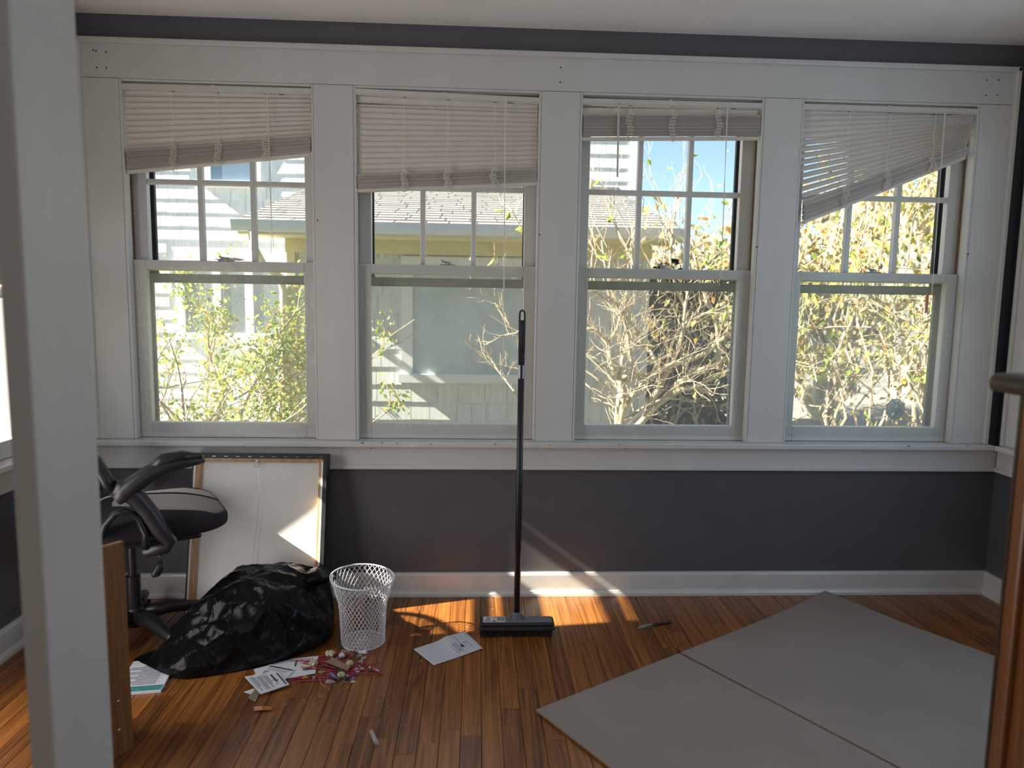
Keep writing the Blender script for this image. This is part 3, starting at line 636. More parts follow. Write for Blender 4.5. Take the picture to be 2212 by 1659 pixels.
# ------------------------------------------------------------------ canvas leaning on the wall, back side out
CW, CHT, CT = 0.560, 0.672, 0.034
cv = thing('stretched_canvas', 'back of a stretched canvas with pine bars and black painted edges', 'canvas', (-1.196, -0.205, 0))
cv.rotation_euler = (-math.asin(0.145/CHT), 0, math.radians(-1.2))
MB().quad((0.004, 0.0, 0.004), (CW-0.004, 0.0, 0.004), (CW-0.004, 0.0, CHT-0.004), (0.004, 0.0, CHT-0.004)).build('canvas_back', MT['canvas'], cv)
MB().quad((0, CT, 0), (0, CT, CHT), (CW, CT, CHT), (CW, CT, 0)).build('painted_face', MT['cblack'], cv)
e = 0.0025
box1(-e, 0, -0.022, CT, 0, CHT).build('painted_edge', MT['cblack'], cv); box1(CW, CW+e, -0.022, CT, 0, CHT).build('painted_edge', MT['cblack'], cv)
box1(-e, CW+e, -0.022, CT, CHT, CHT+e).build('painted_edge', MT['cblack'], cv); box1(-e, CW+e, -0.022, CT, -e, 0).build('painted_edge', MT['cblack'], cv)
box1(0, 0.032, -0.020, -0.001, 0, CHT).build('stretcher_bar', MT['pine'], cv, bevel=0.002)
box1(CW-0.032, CW, -0.020, -0.001, 0, CHT).build('stretcher_bar', MT['pine'], cv, bevel=0.002)
box1(0.032, CW-0.032, -0.020, -0.001, CHT-0.034, CHT).build('stretcher_bar', MT['pine'], cv, bevel=0.002)
box1(0.032, CW-0.032, -0.020, -0.001, 0, 0.034).build('stretcher_bar', MT['pine'], cv, bevel=0.002)
# canvas folded over the bars: black at the top and right, bare strip on the left
box1(-e, CW+e, -0.0225, -0.020, CHT-0.020, CHT+e).build('folded_edge', MT['cblack'], cv)
box1(CW-0.014, CW+e, -0.0225, -0.020, 0, CHT-0.020).build('folded_edge', MT['cblack'], cv)
box1(-e, 0.004, -0.0225, -0.020, 0, CHT-0.020).build('folded_edge', MT['cblack'], cv)
box1(0.004, 0.012, -0.0222, -0.020, 0, CHT-0.020).build('bare_fold', MT['canvas'], cv); box1(CW-0.022, CW-0.014, -0.0222, -0.020, 0, CHT-0.030).build('bare_fold', MT['canvas'], cv)
for k in range(11): box1(0.03+k*0.05, 0.044+k*0.05, -0.0237, -0.0222, CHT-0.013, CHT-0.0115).build('staple', MT['steel'], cv)
hx = 0.268
MB().tube([(hx+0.010*math.cos(a), -0.026, CHT-0.045+0.012*math.sin(a)) for a in [k*PI/6 for k in range(13)]], 0.0015, 5).build('hanging_ring', MT['steel'], cv, smooth=True)
MB().lathe([(0.007, 0), (0.007, 0.003), (0.003, 0.0045)], 10, caps=(True, True)).xf(Matrix.Translation((hx, -0.021, CHT-0.030)) @ Matrix.Rotation(PI/2, 4, 'X')).build('hanging_screw', MT['steel'], cv)
MB().tube([(hx+0.002+0.016*math.sin(k*0.28)*(1-k/24)+0.004*k/12, -0.024+0.006*(k/12 if k < 12 else 1), CHT-0.057-k*0.026) for k in range(22)], 0.0008, 4).build('hanging_wire', MT['steel'], cv)

# ------------------------------------------------------------------ black bag
def crumple(p, s, seed):
    """ridged creases: distance between the two nearest cells gives flat facets with sharp folds"""
    d, _ = noise.voronoi(Vector((p.x*s+seed, p.y*s, p.z*s)))
    return d[1]-d[0]
bg_ = MB(); NU, NV = 220, 90
outline = [(-1.236, -0.575), (-1.13, -0.66), (-1.02, -0.715), (-0.92, -0.700), (-0.80, -0.655), (-0.68, -0.585), (-0.60, -0.50), (-0.562, -0.42), (-0.575, -0.30), (-0.66, -0.235), (-0.80, -0.245), (-0.93, -0.30), (-1.03, -0.37), (-1.10, -0.47)]
def catmull(P, t):
    n = len(P); k = int(t*n) % n; f = t*n-int(t*n)
    p0, p1, p2, p3 = (Vector(P[(k+j) % n]) for j in (-1, 0, 1, 2))
    return 0.5*((2*p1)+(-p0+p2)*f+(2*p0-5*p1+4*p2-p3)*f*f+(-p0+3*p1-3*p2+p3)*f*f*f)
ctr = Vector((-0.80, -0.42))
def env(x, y):
    h = 0.262*math.exp(-(abs((x+0.775)/0.35)**6)-(abs((y+0.40)/0.30)**4))
    return max(0.03, h)
vs = []
for j in range(NV+1):
    ph = (j/NV)*PI/2
    for i in range(NU):
        e_ = catmull(outline, i/NU)
        far = min(1.0, max(0.0, (-0.98-e_.x)/0.2))          # the thin tail stays low
        s_ = max(0.0, math.cos(ph))**(0.42+1.0*far)
        p = ctr+(e_-ctr)*s_
        x, y = p.x, p.y
        H = env(x, y)
        z = H*math.sin(ph)**(0.75)
        vs.append(Vector((x, y, z+0.001)))
fs = [(j*NU+i, j*NU+(i+1) % NU, (j+1)*NU+(i+1) % NU, (j+1)*NU+i) for j in range(NV) for i in range(NU)]
fs += [tuple(range(NU))[::-1]]
tm_ = bpy.data.meshes.new('tmp'); tm_.from_pydata([tuple(v) for v in vs], [], fs); tm_.update()
nr = [v.normal.copy() for v in tm_.vertices]; bpy.data.meshes.remove(tm_)
v2 = []
for k, (P, n_) in enumerate(zip(vs, nr)):
    j = k//NU; q = Vector((P.x*0.8+0.35*P.z, P.y*1.3, P.z-0.3*P.x))
    c0 = crumple(q, 4.2, 7.7); c1 = crumple(q, 8.5, 1.3); c2 = crumple(Vector((q.x*1.8, q.y, q.z)), 17, 5.1); n1 = noise.noise(P*6)
    d = 0.046*(0.35-c0)+0.015*(0.35-c1)+0.005*(0.35-c2)+0.014*n1
    kk = min(1.0, P.z/0.03)*min(1.0, (P-Vector((-1.236, -0.575, 0))).length/0.18)
    p = P+n_*d*kk
    p.y = min(p.y, -0.225)
    v2.append((p.x, p.y, max(0.0012, p.z) if j else 0.0008))
vs = v2
gb = thing('trash_bag', 'crumpled shiny black trash bag lying before the canvas', 'bag')
bg_.add(vs, fs).build('bag_body', MT['bag'], gb, smooth=False)
# the mouth of the bag, pulled over to the rim of the basket
nk = MB(); ring_n = 18; nvs = []
path = [Vector((-0.655, -0.36, 0.215)), Vector((-0.615, -0.375, 0.238)), Vector((-0.580, -0.395, 0.244)), Vector((-0.556, -0.41, 0.246)), Vector((-0.538, -0.42, 0.256))]
for k, p in enumerate(path):
    rr = (0.075, 0.062, 0.040, 0.018, 0.026)[k]
    for i in range(ring_n):
        a = 2*PI*i/ring_n; q = rr*(1+0.35*(crumple(Vector((math.cos(a), math.sin(a), k*0.4)), 2.2, 3)-0.4))
        nvs.append((p.x+0.1*q*math.sin(a*3), p.y+q*math.cos(a), max(0.003, p.z+q*0.55*math.sin(a))))
nk.add(nvs, [(k*ring_n+i, k*ring_n+(i+1) % ring_n, (k+1)*ring_n+(i+1) % ring_n, (k+1)*ring_n+i) for k in range(4) for i in range(ring_n)])
nk.build('bag_neck', MT['bag'], gb, smooth=False)

# ------------------------------------------------------------------ wire basket
BC = Vector((-0.430, -0.447, 0)); BH = 0.258
bn = thing('wire_basket', 'white wire mesh waste basket with flared rim', 'basket', BC)
def brad(z):
    t = z/BH
    P = ((0, .083), (.15, .0845), (.45, .0875), (.6, .0915), (.8, .105), (1, .1205))
    for (a, ra), (b, rb) in zip(P, P[1:]):
        if t <= b: f = (t-a)/(b-a); f = f*f*(3-2*f); return ra+(rb-ra)*f
    return .1205
def rimz(a): return BH+0.008*math.cos(a-2.6)
wm = MB()
for sg in (-1, 1):
    for k in range(36):
        a0 = 2*PI*k/36; pts = []
        for i in range(15):
            t = i/14; a = a0+sg*t*1.75; z = t*rimz(a); r_ = brad(t*BH); pts.append((r_*math.cos(a), r_*math.sin(a), z+0.002))
        wm.tube(pts, 0.00125, 4, cap=False)
ms = wm.build('side_mesh', MT['wire'], bn, smooth=True); ms['kind'] = 'stuff'
MB().tube([(0.1205*math.cos(a), 0.1205*math.sin(a), rimz(a)+0.002) for a in [2*PI*k/48 for k in range(49)]], 0.0032, 6, cap=False).build('rim', MT['wire'], bn, smooth=True)
MB().tube([(0.083*math.cos(a), 0.083*math.sin(a), 0.003) for a in [2*PI*k/40 for k in range(41)]], 0.0026, 6, cap=False).build('base_ring', MT['wire'], bn, smooth=True)
wb = MB()
for d_ in (0.7, -0.7):
    for k in range(-8, 9):
        o_ = k*0.0098; h_ = math.sqrt(max(0, 0.082**2-o_*o_))
        c_, s_ = math.cos(d_), math.sin(d_)
        wb.tube([(o_*c_-t*h_*s_, o_*s_+t*h_*c_, 0.0035) for t in (-1, 1)], 0.0012, 4)
mb_ = wb.build('base_mesh', MT['wire'], bn); mb_['kind'] = 'stuff'

# ------------------------------------------------------------------ broom
BR = at(1114, 1362, 2, 0.045); bx = 0.168; by = -0.395
br = thing('push_broom', 'upright black push broom with grey head and label', 'broom', (bx, by, 0))
hd = MB(); hd.box(-0.148, 0.148, -0.034, 0.030, 0.042, 0.060); hd.build('broom_head', MT['black'], br, bevel=0.006)
box1(-0.137, 0.139, -0.028, 0.026, 0.0595, 0.0625).build('head_plate', MT['grey'], br, bevel=0.002)
MB().prism([(-0.05, 0.061), (0.05, 0.061), (0.016, 0.087), (-0.016, 0.087)], -0.004, 0.004).xf(Matrix.Rotation(PI/2, 4, 'X')).build('socket_web', MT['grey'], br, bevel=0.001)
MB().lathe([(0.019, 0.058), (0.0175, 0.07), (0.0165, 0.094)], 16, caps=(True, True)).build('socket', MT['grey'], br, smooth=False)
box1(-0.150, 0.150, -0.037, -0.030, 0.030, 0.044).build('rubber_strip', MT['dgrey'], br, bevel=0.003)
bm_ = MB(); r2 = random.Random(3)
for k in range(60):
    for j in range(6):
        x = -0.140+k*0.00475; y = -0.026+j*0.0095
        bm_.tube([(x, y, 0.044), (x+r2.uniform(-.004, .004), y+r2.uniform(-.006, .004), 0.0005)], [0.0026, 0.0016], 3, cap=False)
t_ = bm_.build('bristles', MT['dgrey'], br); t_['kind'] = 'stuff'
HT = 1.290
MB().tube([(0, 0, 0.088), (0.001, 0, 0.5), (0.0015, 0.0, 1.195)], 0.0125, 16).build('handle', MT['black'], br, smooth=True)
MB().tube([(0.0015, 0, 1.125), (0.0015, 0, 1.205), (0.0015, 0, 1.248)], [0.0128, 0.0134, 0.0132], 16).build('grip_cap', MT['dgrey'], br, smooth=True)
lp = MB()
lp.tube([(0.0015-0.0095, 0, 1.240), (0.0015-0.0095, 0, 1.272), (0.0015-0.0068, 0, 1.2815), (0.0015, 0, 1.2855), (0.0015+0.0068, 0, 1.2815), (0.0015+0.0095, 0, 1.272), (0.0015+0.0095, 0, 1.240)], 0.0036, 8, up=(0, 1, 0))
lp.build('hanging_loop', MT['dgrey'], br, smooth=True)
lbm = MB()
for a0, a1 in ((3.5, 4.35), (5.05, 5.6)):
    for k in range(4):
        q0, q1 = a0+(a1-a0)*k/4, a0+(a1-a0)*(k+1)/4
        lbm.quad(*[(0.0015+0.0129*math.cos(a), 0.0129*math.sin(a), z) for a, z in ((q0, 1.026), (q1, 1.026), (q1, 1.077), (q0, 1.077))])
lbm.build('handle_label', MT['paper'], br)
lab = box1(-0.132, -0.046, -0.025, 0.022, 0.0626, 0.0631).build('head_label', MT['paper'], br)
box1(-0.079, -0.048, -0.018, 0.018, 0.0631, 0.0634).build('blue_print', MT['inkl'], lab)
for k in range(3): box1(-0.128+0.004*k, -0.104, -0.018+k*0.012, -0.0125+k*0.012, 0.0631, 0.0634).build('print_line', MT['ink'], lab)
MB().prism([(-0.095, 0.008), (-0.082, 0.016), (-0.081, 0.013), (-0.094, 0.005)], 0.0631, 0.0634).build('broom_picture', MT['ink'], lab)
box1(-0.097, -0.083, -0.022, -0.012, 0.0631, 0.0634).build('red_print', MT['red'], lab)

# ------------------------------------------------------------------ cardboard
def sheet(name, poly, z, t, mat, parent=None): return MB().slab([(x, y, z) for x, y in poly], t).build(name, mat, parent)
cbd = thing('flattened_carton', 'flattened brown cardboard carton lying on the oak floor', 'cardboard')
A = Vector((0.201, -0.946)); e1 = (Vector((1.60, -0.045))-A); L1 = e1.length; e1.normalize(); e2 = Vector((e1.y, -e1.x))
def cpt(u, v): q = A+e1*u+e2*v; return (q.x, q.y)
seam = 0.684; LEN = 1.15
def panel(u0, u1, v0, v1, lift=None):
    m = MB(); nu, nv = 24, 24; t = 0.0065; vs = []
    for lev in (0, 1):
        for i in range(nu+1):
            for j in range(nv+1):
                u, v = u0+(u1-u0)*i/nu, v0+(v1-v0)*j/nv; x, y = cpt(u, v)
                z = lift(u, v) if lift else 0.0
                vs.append((x, y, 0.0006+z+lev*t))
    q = (nu+1)*(nv+1); fs = []; mi = []
    for i in range(nu):
        for j in range(nv):
            k = i*(nv+1)+j; fs.append((q+k, q+k+nv+1, q+k+nv+2, q+k+1)[::-1]); fs.append((k, k+nv+1, k+nv+2, k+1)); mi += [0, 0]
    for i in range(nu):
        for j in (0, nv): k = i*(nv+1)+j; fs.append((k, k+nv+1, q+k+nv+1, q+k)); mi.append(1)
    for j in range(nv):
        for i in (0, nu): k = i*(nv+1)+j; fs.append((k, k+1, q+k+1, q+k)); mi.append(1)
    m.v = vs; m.f = fs; m.m = mi; return m
panel(0, seam-0.004, 0, LEN, lambda u, v: 0.010*math.exp(-((v-0.35)/0.5)**2)*(1-u/0.7)*(u/0.7)*2+0.004*max(0, 1-u/0.25)).build('panel', [MT['cardboard'], MT['cardedge']], cbd)
panel(seam+0.004, L1, 0, LEN, lambda u, v: 0.018*max(0, (u-1.25)/(L1-1.25))**2*max(0, 1-v/0.35)+0.003*math.sin(u*3)**2).build('panel', [MT['cardboard'], MT['cardedge']], cbd)
x0_, y0_ = cpt(seam, 0.30); ang_ = math.atan2(e2.y, e2.x)
MB().box(0, LEN-0.31, -0.0045, 0.0045, 0.0008, 0.0058).xf(Matrix.Translation((x0_, y0_, 0)) @ Matrix.Rotation(ang_, 4, 'Z')).build('fold_hinge', MT['cardedge'], cbd)

# ------------------------------------------------------------------ note paper, pen, cap, book
q = [at(u, v, 2, 0.001) for u, v in ((893, 1403), (1005, 1366), (1045, 1402), (937, 1438))]
npm = thing('note_paper', 'torn sheet of lined note paper beside the broom', 'paper', (q[0]+q[2])/2)
O_ = (q[0]+q[2])/2; m = MB(); nu, nv = 20, 8; vs = []
def note(u, v, dz=0.0):
    p = (q[0]*(1-u)+q[1]*u)*(1-v)+(q[3]*(1-u)+q[2]*u)*v
    z = 0.0015+0.020*max(0, u-0.45)**1.5*(1-0.6*v)+0.007*math.exp(-((u-.62)/.12)**2)*(1-v)
    if u > 0.95: z -= (u-0.95)*0.12
    return Vector((p.x-O_.x, p.y-O_.y, z+dz-O_.z+0.001))
for i in range(nu+1):
    for j in range(nv+1): vs.append(note(i/nu, j/nv))
m.add(vs, [(i*(nv+1)+j, i*(nv+1)+j+1, (i+1)*(nv+1)+j+1, (i+1)*(nv+1)+j)[::-1] for i in range(nu) for j in range(nv)])
m.build('sheet', MT['paper'], npm, smooth=True)
for k in range(19):
    u = 0.05+k*0.048
    mm = MB(); s_ = 8
    for j in range(s_): mm.quad(note(u, j/s_, .0005), note(u+.006, j/s_, .0005), note(u+.006, (j+1)/s_, .0005), note(u, (j+1)/s_, .0005))
    mm.build('ruled_line', MT['inkl'], npm)
r3 = random.Random(11)
for u, v0, v1, mt in ((0.55, .45, .85, 'inkl'), (0.60, .35, .80, 'ink'), (0.645, .40, .82, 'ink'), (0.73, .10, .60, 'inkl'), (0.80, .45, .62, 'ink'), (0.85, .40, .78, 'inkl')):
    v = v0
    while v < v1:
        dv = r3.uniform(.02, .05); pts = [note(u+r3.uniform(-.012, .012), v+dv*k/4, .0008) for k in range(5)]
        MB().tube(pts, 0.0006, 3).build('handwriting', MT[mt], npm); v += dv+r3.uniform(.012, .03)
MB().add([note(.715+.028*math.cos(a)*(1+.3*math.sin(3*a)), .60+.085*math.sin(a), .001) for a in [k*PI/6 for k in range(12)]], [tuple(range(12))]).build('ink_blot', MT['ink'], npm)

p0, p1 = at(1380, 1356, 2, 0.006), at(1449, 1343, 2, 0.006); dv = (p1-p0)
pen = thing('ballpoint_pen', 'black ballpoint pen with clear cap near the cardboard', 'pen', p0, math.atan2(dv.y, dv.x))
Lp = dv.length
MB().tube([(0.055, 0, 0), (Lp-0.004, 0, 0), (Lp, 0, 0)], [0.0052, 0.0055, 0.0042], 12).build('barrel', MT['black'], pen, smooth=True)
MB().tube([(0.006, 0, 0), (0.012, 0, 0), (0.060, 0, 0)], [0.002, 0.0035, 0.0042], 10).build('tip', MT['black'], pen, smooth=True)
MB().tube([(0.0, 0, 0), (0.004, 0, 0), (0.064, 0, 0)], [0.004, 0.006, 0.0062], 12).build('cap', MT['glasst'], pen, smooth=True)
box1(0.008, 0.058, -0.0012, 0.0012, 0.0055, 0.0075).build('clip', MT['glasst'], pen)

p0, p1 = at(801, 1579, 2, 0.006), at(815, 1608, 2, 0.006); dv = p1-p0
pcap = thing('pen_cap', 'clear plastic pen cap alone on the floorboards', 'pen cap', p0, math.atan2(dv.y, dv.x)); Lc = dv.length
MB().tube([(0, 0, 0), (0.003, 0, 0), (Lc, 0, 0)], [0.0045, 0.006, 0.0068], 14).build('tube', MT['glasst'], pcap, smooth=True)
box1(0.006, Lc*0.8, -0.0012, 0.0012, 0.006, 0.0085).build('clip', MT['glasst'], pcap)

k0, k1, k2 = at(347, 1489, 2, 0.012), at(282, 1494, 2, 0.012), at(349, 1440, 2, 0.012)
ax = (k1-k0).normalized(); ay = Vector((-ax.y, ax.x, 0)); ay = ay if ay.y > 0 else -ay
bo = thing('paperback_book', 'white paperback with teal band under the trash bag', 'book', (k0.x, k0.y, 0))
BWd, BDp = 0.150, 0.215
Rm = Matrix(((ax.x, ay.x, 0, 0), (ax.y, ay.y, 0, 0), (0, 0, 1, 0), (0, 0, 0, 1)))
MB().box(0, BWd, 0, BDp, 0.002, 0.0085).xf(Rm).build('pages', MT['paper'], bo)
MB().box(-0.001, BWd+0.001, -0.001, BDp+0.001, 0.0, 0.002).xf(Rm).build('back_cover', MT['inkl'], bo)
cvp = MB().box(-0.001, BWd+0.001, -0.001, BDp+0.001, 0.0085, 0.0100).xf(Rm).build('cover', MT['paper'], bo)
MB().box(0.001, BWd, 0.002, 0.035, 0.0100, 0.0103).xf(Rm).build('teal_band', MT['teal'], cvp)
for k in range(13):
    y = 0.045+k*0.0105; MB().box(0.028, 0.028+(0.115 if k % 3 else 0.075), y, y+0.0035, 0.0100, 0.0103).xf(Rm).build('print_line', MT['ink'], cvp)
    if k % 2: MB().box(0.018, 0.021, y, y+0.0035, 0.0100, 0.0103).xf(Rm).build('print_line', MT['ink'], cvp)
tt = text('CHALK TRANSFER', 0.020, MT['tealt'], cvp, Rm @ Vector((BWd*0.48, 0.019, 0.0104)), (0, 0, math.atan2(ax.y, ax.x)))

# ------------------------------------------------------------------ printed cards and sweepings
def card(name, label, pix, z, mat, lines=(), bar=None, logo=False, t=0.0006, group=None, cat='card'):
    P = [at(u, v, 2, z) for u, v in pix]; c = sum(P, Vector())/len(P)
    o = thing(name, label, cat, c, group=group)
    MB().slab([p-c for p in P], t).build('sheet', mat, o)
    def uv(a, b): return ((P[0]*(1-a)+P[1]*a)*(1-b)+(P[3]*(1-a)+P[2]*a)*b)-c+Vector((0, 0, t+0.0002))
    for a0, a1, b0, b1, mt in lines:
        MB().slab([uv(a0, b0), uv(a1, b0), uv(a1, b1), uv(a0, b1)], 0.0002).build('print_line', MT[mt], o)
    if logo:
        for (a0, b0), (a1, b1) in (((.62, .52), (.80, .50)), ((.80, .50), (.70, .75)), ((.70, .75), (.64, .78))):
            p, r_ = uv(a0, b0), uv(a1, b1); MB().tube([p, r_], 0.0010, 4).build('roof_outline', MT['ink'], o)
    return o
rr_ = random.Random(5)
def textlines(n, a0, a1, b0, b1):
    return [(a0+(a1-a0)*(k+.25)/n, a0+(a1-a0)*(k+.62)/n, b0+rr_.uniform(0, .06), b1-rr_.uniform(0, .35), 'ink' if k % 3 else 'inkl') for k in range(n)]
card('plain_card', 'blank off-white card at the bottom of the fan of cards', ((548, 1446), (628, 1424), (642, 1442), (556, 1466)), 0.0025, MT['paper'])
card('printed_card', 'white card half under the swept-up stems', ((629, 1423), (688, 1417), (681, 1455), (620, 1466)), 0.0045, MT['paper'], textlines(7, .22, .85, .05, .5)+[(.18, .24, .1, .45, 'ink')])
card('printed_card', 'white card with printed bar between two other cards', ((584, 1435), (637, 1446), (614, 1471), (541, 1463)), 0.0075, MT['paper'], [(.06, .96, .07, .16, 'ink')]+[(.1+.02*k, .9-.05*k, .22+.07*k, .25+.07*k, 'inkl') for k in range(3)]+[(a, a+.16, b, b+.05, 'ink') for a, b in ((.12, .48), (.34, .52), (.15, .60), (.40, .62), (.12, .72))])
card('printed_card', 'white card with house logo and printed paragraphs on top of the fan of cards', ((528, 1462), (600, 1450), (625, 1479), (563, 1500)), 0.011, MT['paper'], [(.90, .95, .12, .92, 'ink'), (.70, .76, .15, .62, 'ink')]+textlines(9, .05, .62, .08, .95), logo=True)
card('folded_card', 'olive folded card scrap under the house logo card', ((553, 1487), (565, 1492), (551, 1517), (535, 1508)), 0.003, MT['olive'], cat='card scrap')
card('paper_scrap', 'torn white paper scrap beside the olive card', ((526, 1495), (549, 1487), (554, 1494), (541, 1500)), 0.0015, MT['paper'], cat='paper scrap')
# stems
G = 'magenta stems in the sweepings'
S = ((628, 1427, 748, 1433, .016), (747, 1430, 769, 1401, .014), (650, 1441, 705, 1447, .012), (668, 1443, 770, 1455, .010), (622, 1471, 655, 1460, .006), (640, 1472, 720, 1470, .004), (680, 1462, 735, 1466, .006), (716, 1443, 708, 1467, .012), (757, 1452, 760, 1470, .006), (760, 1470, 764, 1440, .006), (688, 1420, 715, 1415, .012), (700, 1412, 690, 1421, .008), (655, 1432, 710, 1422, .013), (712, 1423, 740, 1428, .014), (790, 1420, 812, 1405, .006), (735, 1450, 775, 1456, .006), (683, 1430, 745, 1452, .008), (625, 1468, 700, 1458, .004))
r6 = random.Random(17)
for _ in range(16):
    cu, cv_ = r6.gauss(728, 30), r6.gauss(1440, 14); an = r6.uniform(-.5, .5); ln = r6.uniform(18, 42)
    S += ((cu-ln*math.cos(an), cv_-ln*.45*math.sin(an), cu+ln*math.cos(an), cv_+ln*.45*math.sin(an), r6.uniform(.004, .016)),)
for u0, v0, u1, v1, z in S:
    a, b = at(u0, v0, 2, z), at(u1, v1, 2, z*0.6+.001); c = (a+b)/2
    o = MB().tube([a-c, (a-c)*.3+Vector((0, 0, rr_.uniform(0, .003))), b-c], [0.0017, 0.0025, 0.0014], 5).build('flower_stalk', MT['magenta'] if rr_.random() < .85 else MT['red'], None)
    o.location = c; tag(o, 'thin magenta dyed stem in the pile of sweepings', 'stem', G)
def bit(name, label, u, v, mat, r, h, seed, cat, group=None, flat=1.0, z=0.003, yaw=0.0, petals=5, amp=.45):
    c = at(u, v, 2, z); m = MB(); n = petals*6
    ring = lambda s, zz: [(r*s*(1+amp*math.sin(petals*2*PI*k/n+seed)*.5+.25*noise.noise(Vector((k*.7, seed, s))))*math.cos(2*PI*k/n), r*flat*s*(1+amp*math.sin(petals*2*PI*k/n+seed)*.5)*math.sin(2*PI*k/n), zz+h*.35*noise.noise(Vector((k*.9, seed*2, s*3)))) for k in range(n)]
    vs = ring(.75, 0)+ring(1.0, h*.45)+ring(.7, h)+[(0, 0, h*.8)]
    fs = [tuple(range(n))[::-1]]+[(i*n+k, i*n+(k+1) % n, (i+1)*n+(k+1) % n, (i+1)*n+k) for i in range(2) for k in range(n)]+[(2*n+k, 2*n+(k+1) % n, 3*n) for k in range(n)]
    o = m.add(vs, fs).build(name, mat, None); o.location = (c.x, c.y, 0.0008 if z < .008 else z-.004); o.rotation_euler = (0, 0, yaw); return tag(o, label, cat, group)
GB = 'cream flower heads in the sweepings'
for k, (u, v, r, lb) in enumerate(((713, 1413, .017, 'largest crumpled cream flower head between stems and kraft scrap'), (677, 1433, .015, 'cream flower head lying on the white card'), (755, 1434, .012, 'small cream flower head at the end of the brown paper scrap'), (737, 1459, .012, 'small cream flower head beside the blue pen cap'))): bit('dried_flower', lb, u, v, MT['cream'], r, .014, k*1.7, 'flower', GB, z=.014)
GP = 'grey dried petals in the sweepings'
for k, (u, v, r, f) in enumerate(((740, 1419, .013, .6), (785, 1424, .014, .5), (780, 1432, .012, .7), (748, 1462, .013, .5), (762, 1468, .010, .4), (745, 1470, .010, .4), (712, 1474, .017, .5), (776, 1418, .010, .6), (678, 1466, .010, .5), (758, 1414, .013, .6))): bit('dried_petal', 'curled grey dried petal in the pile of sweepings', u, v, MT['greyp'], r, .009, k*2.3, 'petal', GP, flat=f, yaw=k, petals=3)
GD = 'dark dried leaf scraps in the sweepings'
for k in range(12):
    bit('dried_leaf', 'dark curled dried leaf scrap in the pile of sweepings', r6.gauss(735, 30), r6.gauss(1440, 14), MT[('brownp', 'green', 'olive', 'dgrey')[k % 4]], r6.uniform(.008, .014), .008, k*1.9+.3, 'leaf scrap', GD, flat=.5, yaw=k*1.3, petals=3, z=.012 if k % 2 else .003)
bit('lavender_petal', 'pale lavender feathery petal against the wire basket', 784, 1409, MT['paper'], .017, .010, 4.4, 'petal', flat=.45, petals=3, z=.006)
bit('blue_petal', 'pale blue-white curled petal on the sweepings', 738, 1416, MT['paper'], .010, .012, 8.4, 'petal', petals=3, z=.012)
bit('purple_scrap', 'tiny purple scrap at the edge of the sweepings', 766, 1459, MT['purple'], .007, .006, 1.4, 'scrap', petals=3)
bit('white_petal', 'small white curled petal at the edge of the sweepings', 762, 1473, MT['paper'], .008, .006, 2.4, 'petal', flat=.5, petals=3)
card('brown_paper_scrap', 'torn brown paper scrap across the magenta stems', ((718, 1420), (757, 1440), (750, 1449), (703, 1430)), 0.017, MT['brownp'], cat='paper scrap')
card('kraft_scrap', 'small brown kraft scrap under the basket edge', ((736, 1403), (757, 1405), (755, 1414), (737, 1412)), 0.010, MT['brownp'], cat='paper scrap')
card('white_corner_scrap', 'white paper corner poking from the sweepings', ((770, 1440), (778, 1450), (770, 1453), (762, 1448)), 0.004, MT['paper'], cat='paper scrap')
card('blue_white_wrapper', 'blue striped white wrapper scrap by the sweepings', ((774, 1434), (784, 1443), (787, 1447), (779, 1449)), 0.004, MT['paper'], [(.2, .35, 0, 1, 'ink')], cat='wrapper')
a, b = at(714, 1455, 2, .010), at(733, 1468, 2, .005); c = (a+b)/2
o = MB().tube([a-c, (a-c)*.2, b-c], [.006, .0055, .002], 8).build('blue_pen_cap', MT['blue'], None, smooth=True); o.location = c; tag(o, 'bright blue plastic pen cap in the sweepings', 'pen cap')
a, b = at(786, 1432, 2, .005), at(824, 1458, 2, .003); c = (a+b)/2
o = MB().tube([a-c, Vector((0.004, -0.004, 0.001)), b-c], [.003, .0036, .0016], 8).build('red_plastic_stick', MT['red'], None, smooth=True); o.location = c; tag(o, 'curved dark red plastic stick beside the sweepings', 'stick')
a, b = at(797, 1440, 2, .005), at(818, 1450, 2, .004); c = (a+b)/2
o = MB().tube([a-c, b-c], .0034, 8).build('white_chalk_stick', MT['paper'], None, smooth=True); o.location = c; tag(o, 'short white stick lying along the red plastic stick', 'stick')
a, b = at(727, 1382, 2, .02), at(736, 1402, 2, .004); c = (a+b)/2
o = MB().tube([a-c, b-c], [.006, .004], 8).build('green_stem', MT['green'], None); o.location = c; tag(o, 'dark green thick stem beside the wire basket', 'stem')
a, b = at(654, 1446, 2, .011), at(706, 1441, 2, .008); c = (a+b)/2
o = MB().tube([a-c, b-c], [.0028, .0012], 6).build('black_pin', MT['black'], None); o.location = c; tag(o, 'thin black pin lying on the white card', 'pin')
bit('orange_crayon_stub', 'orange crayon stub at the edge of the sweepings', 660, 1465, MT['orange'], .012, .009, 3.1, 'crayon', flat=.45, petals=2, yaw=.2)
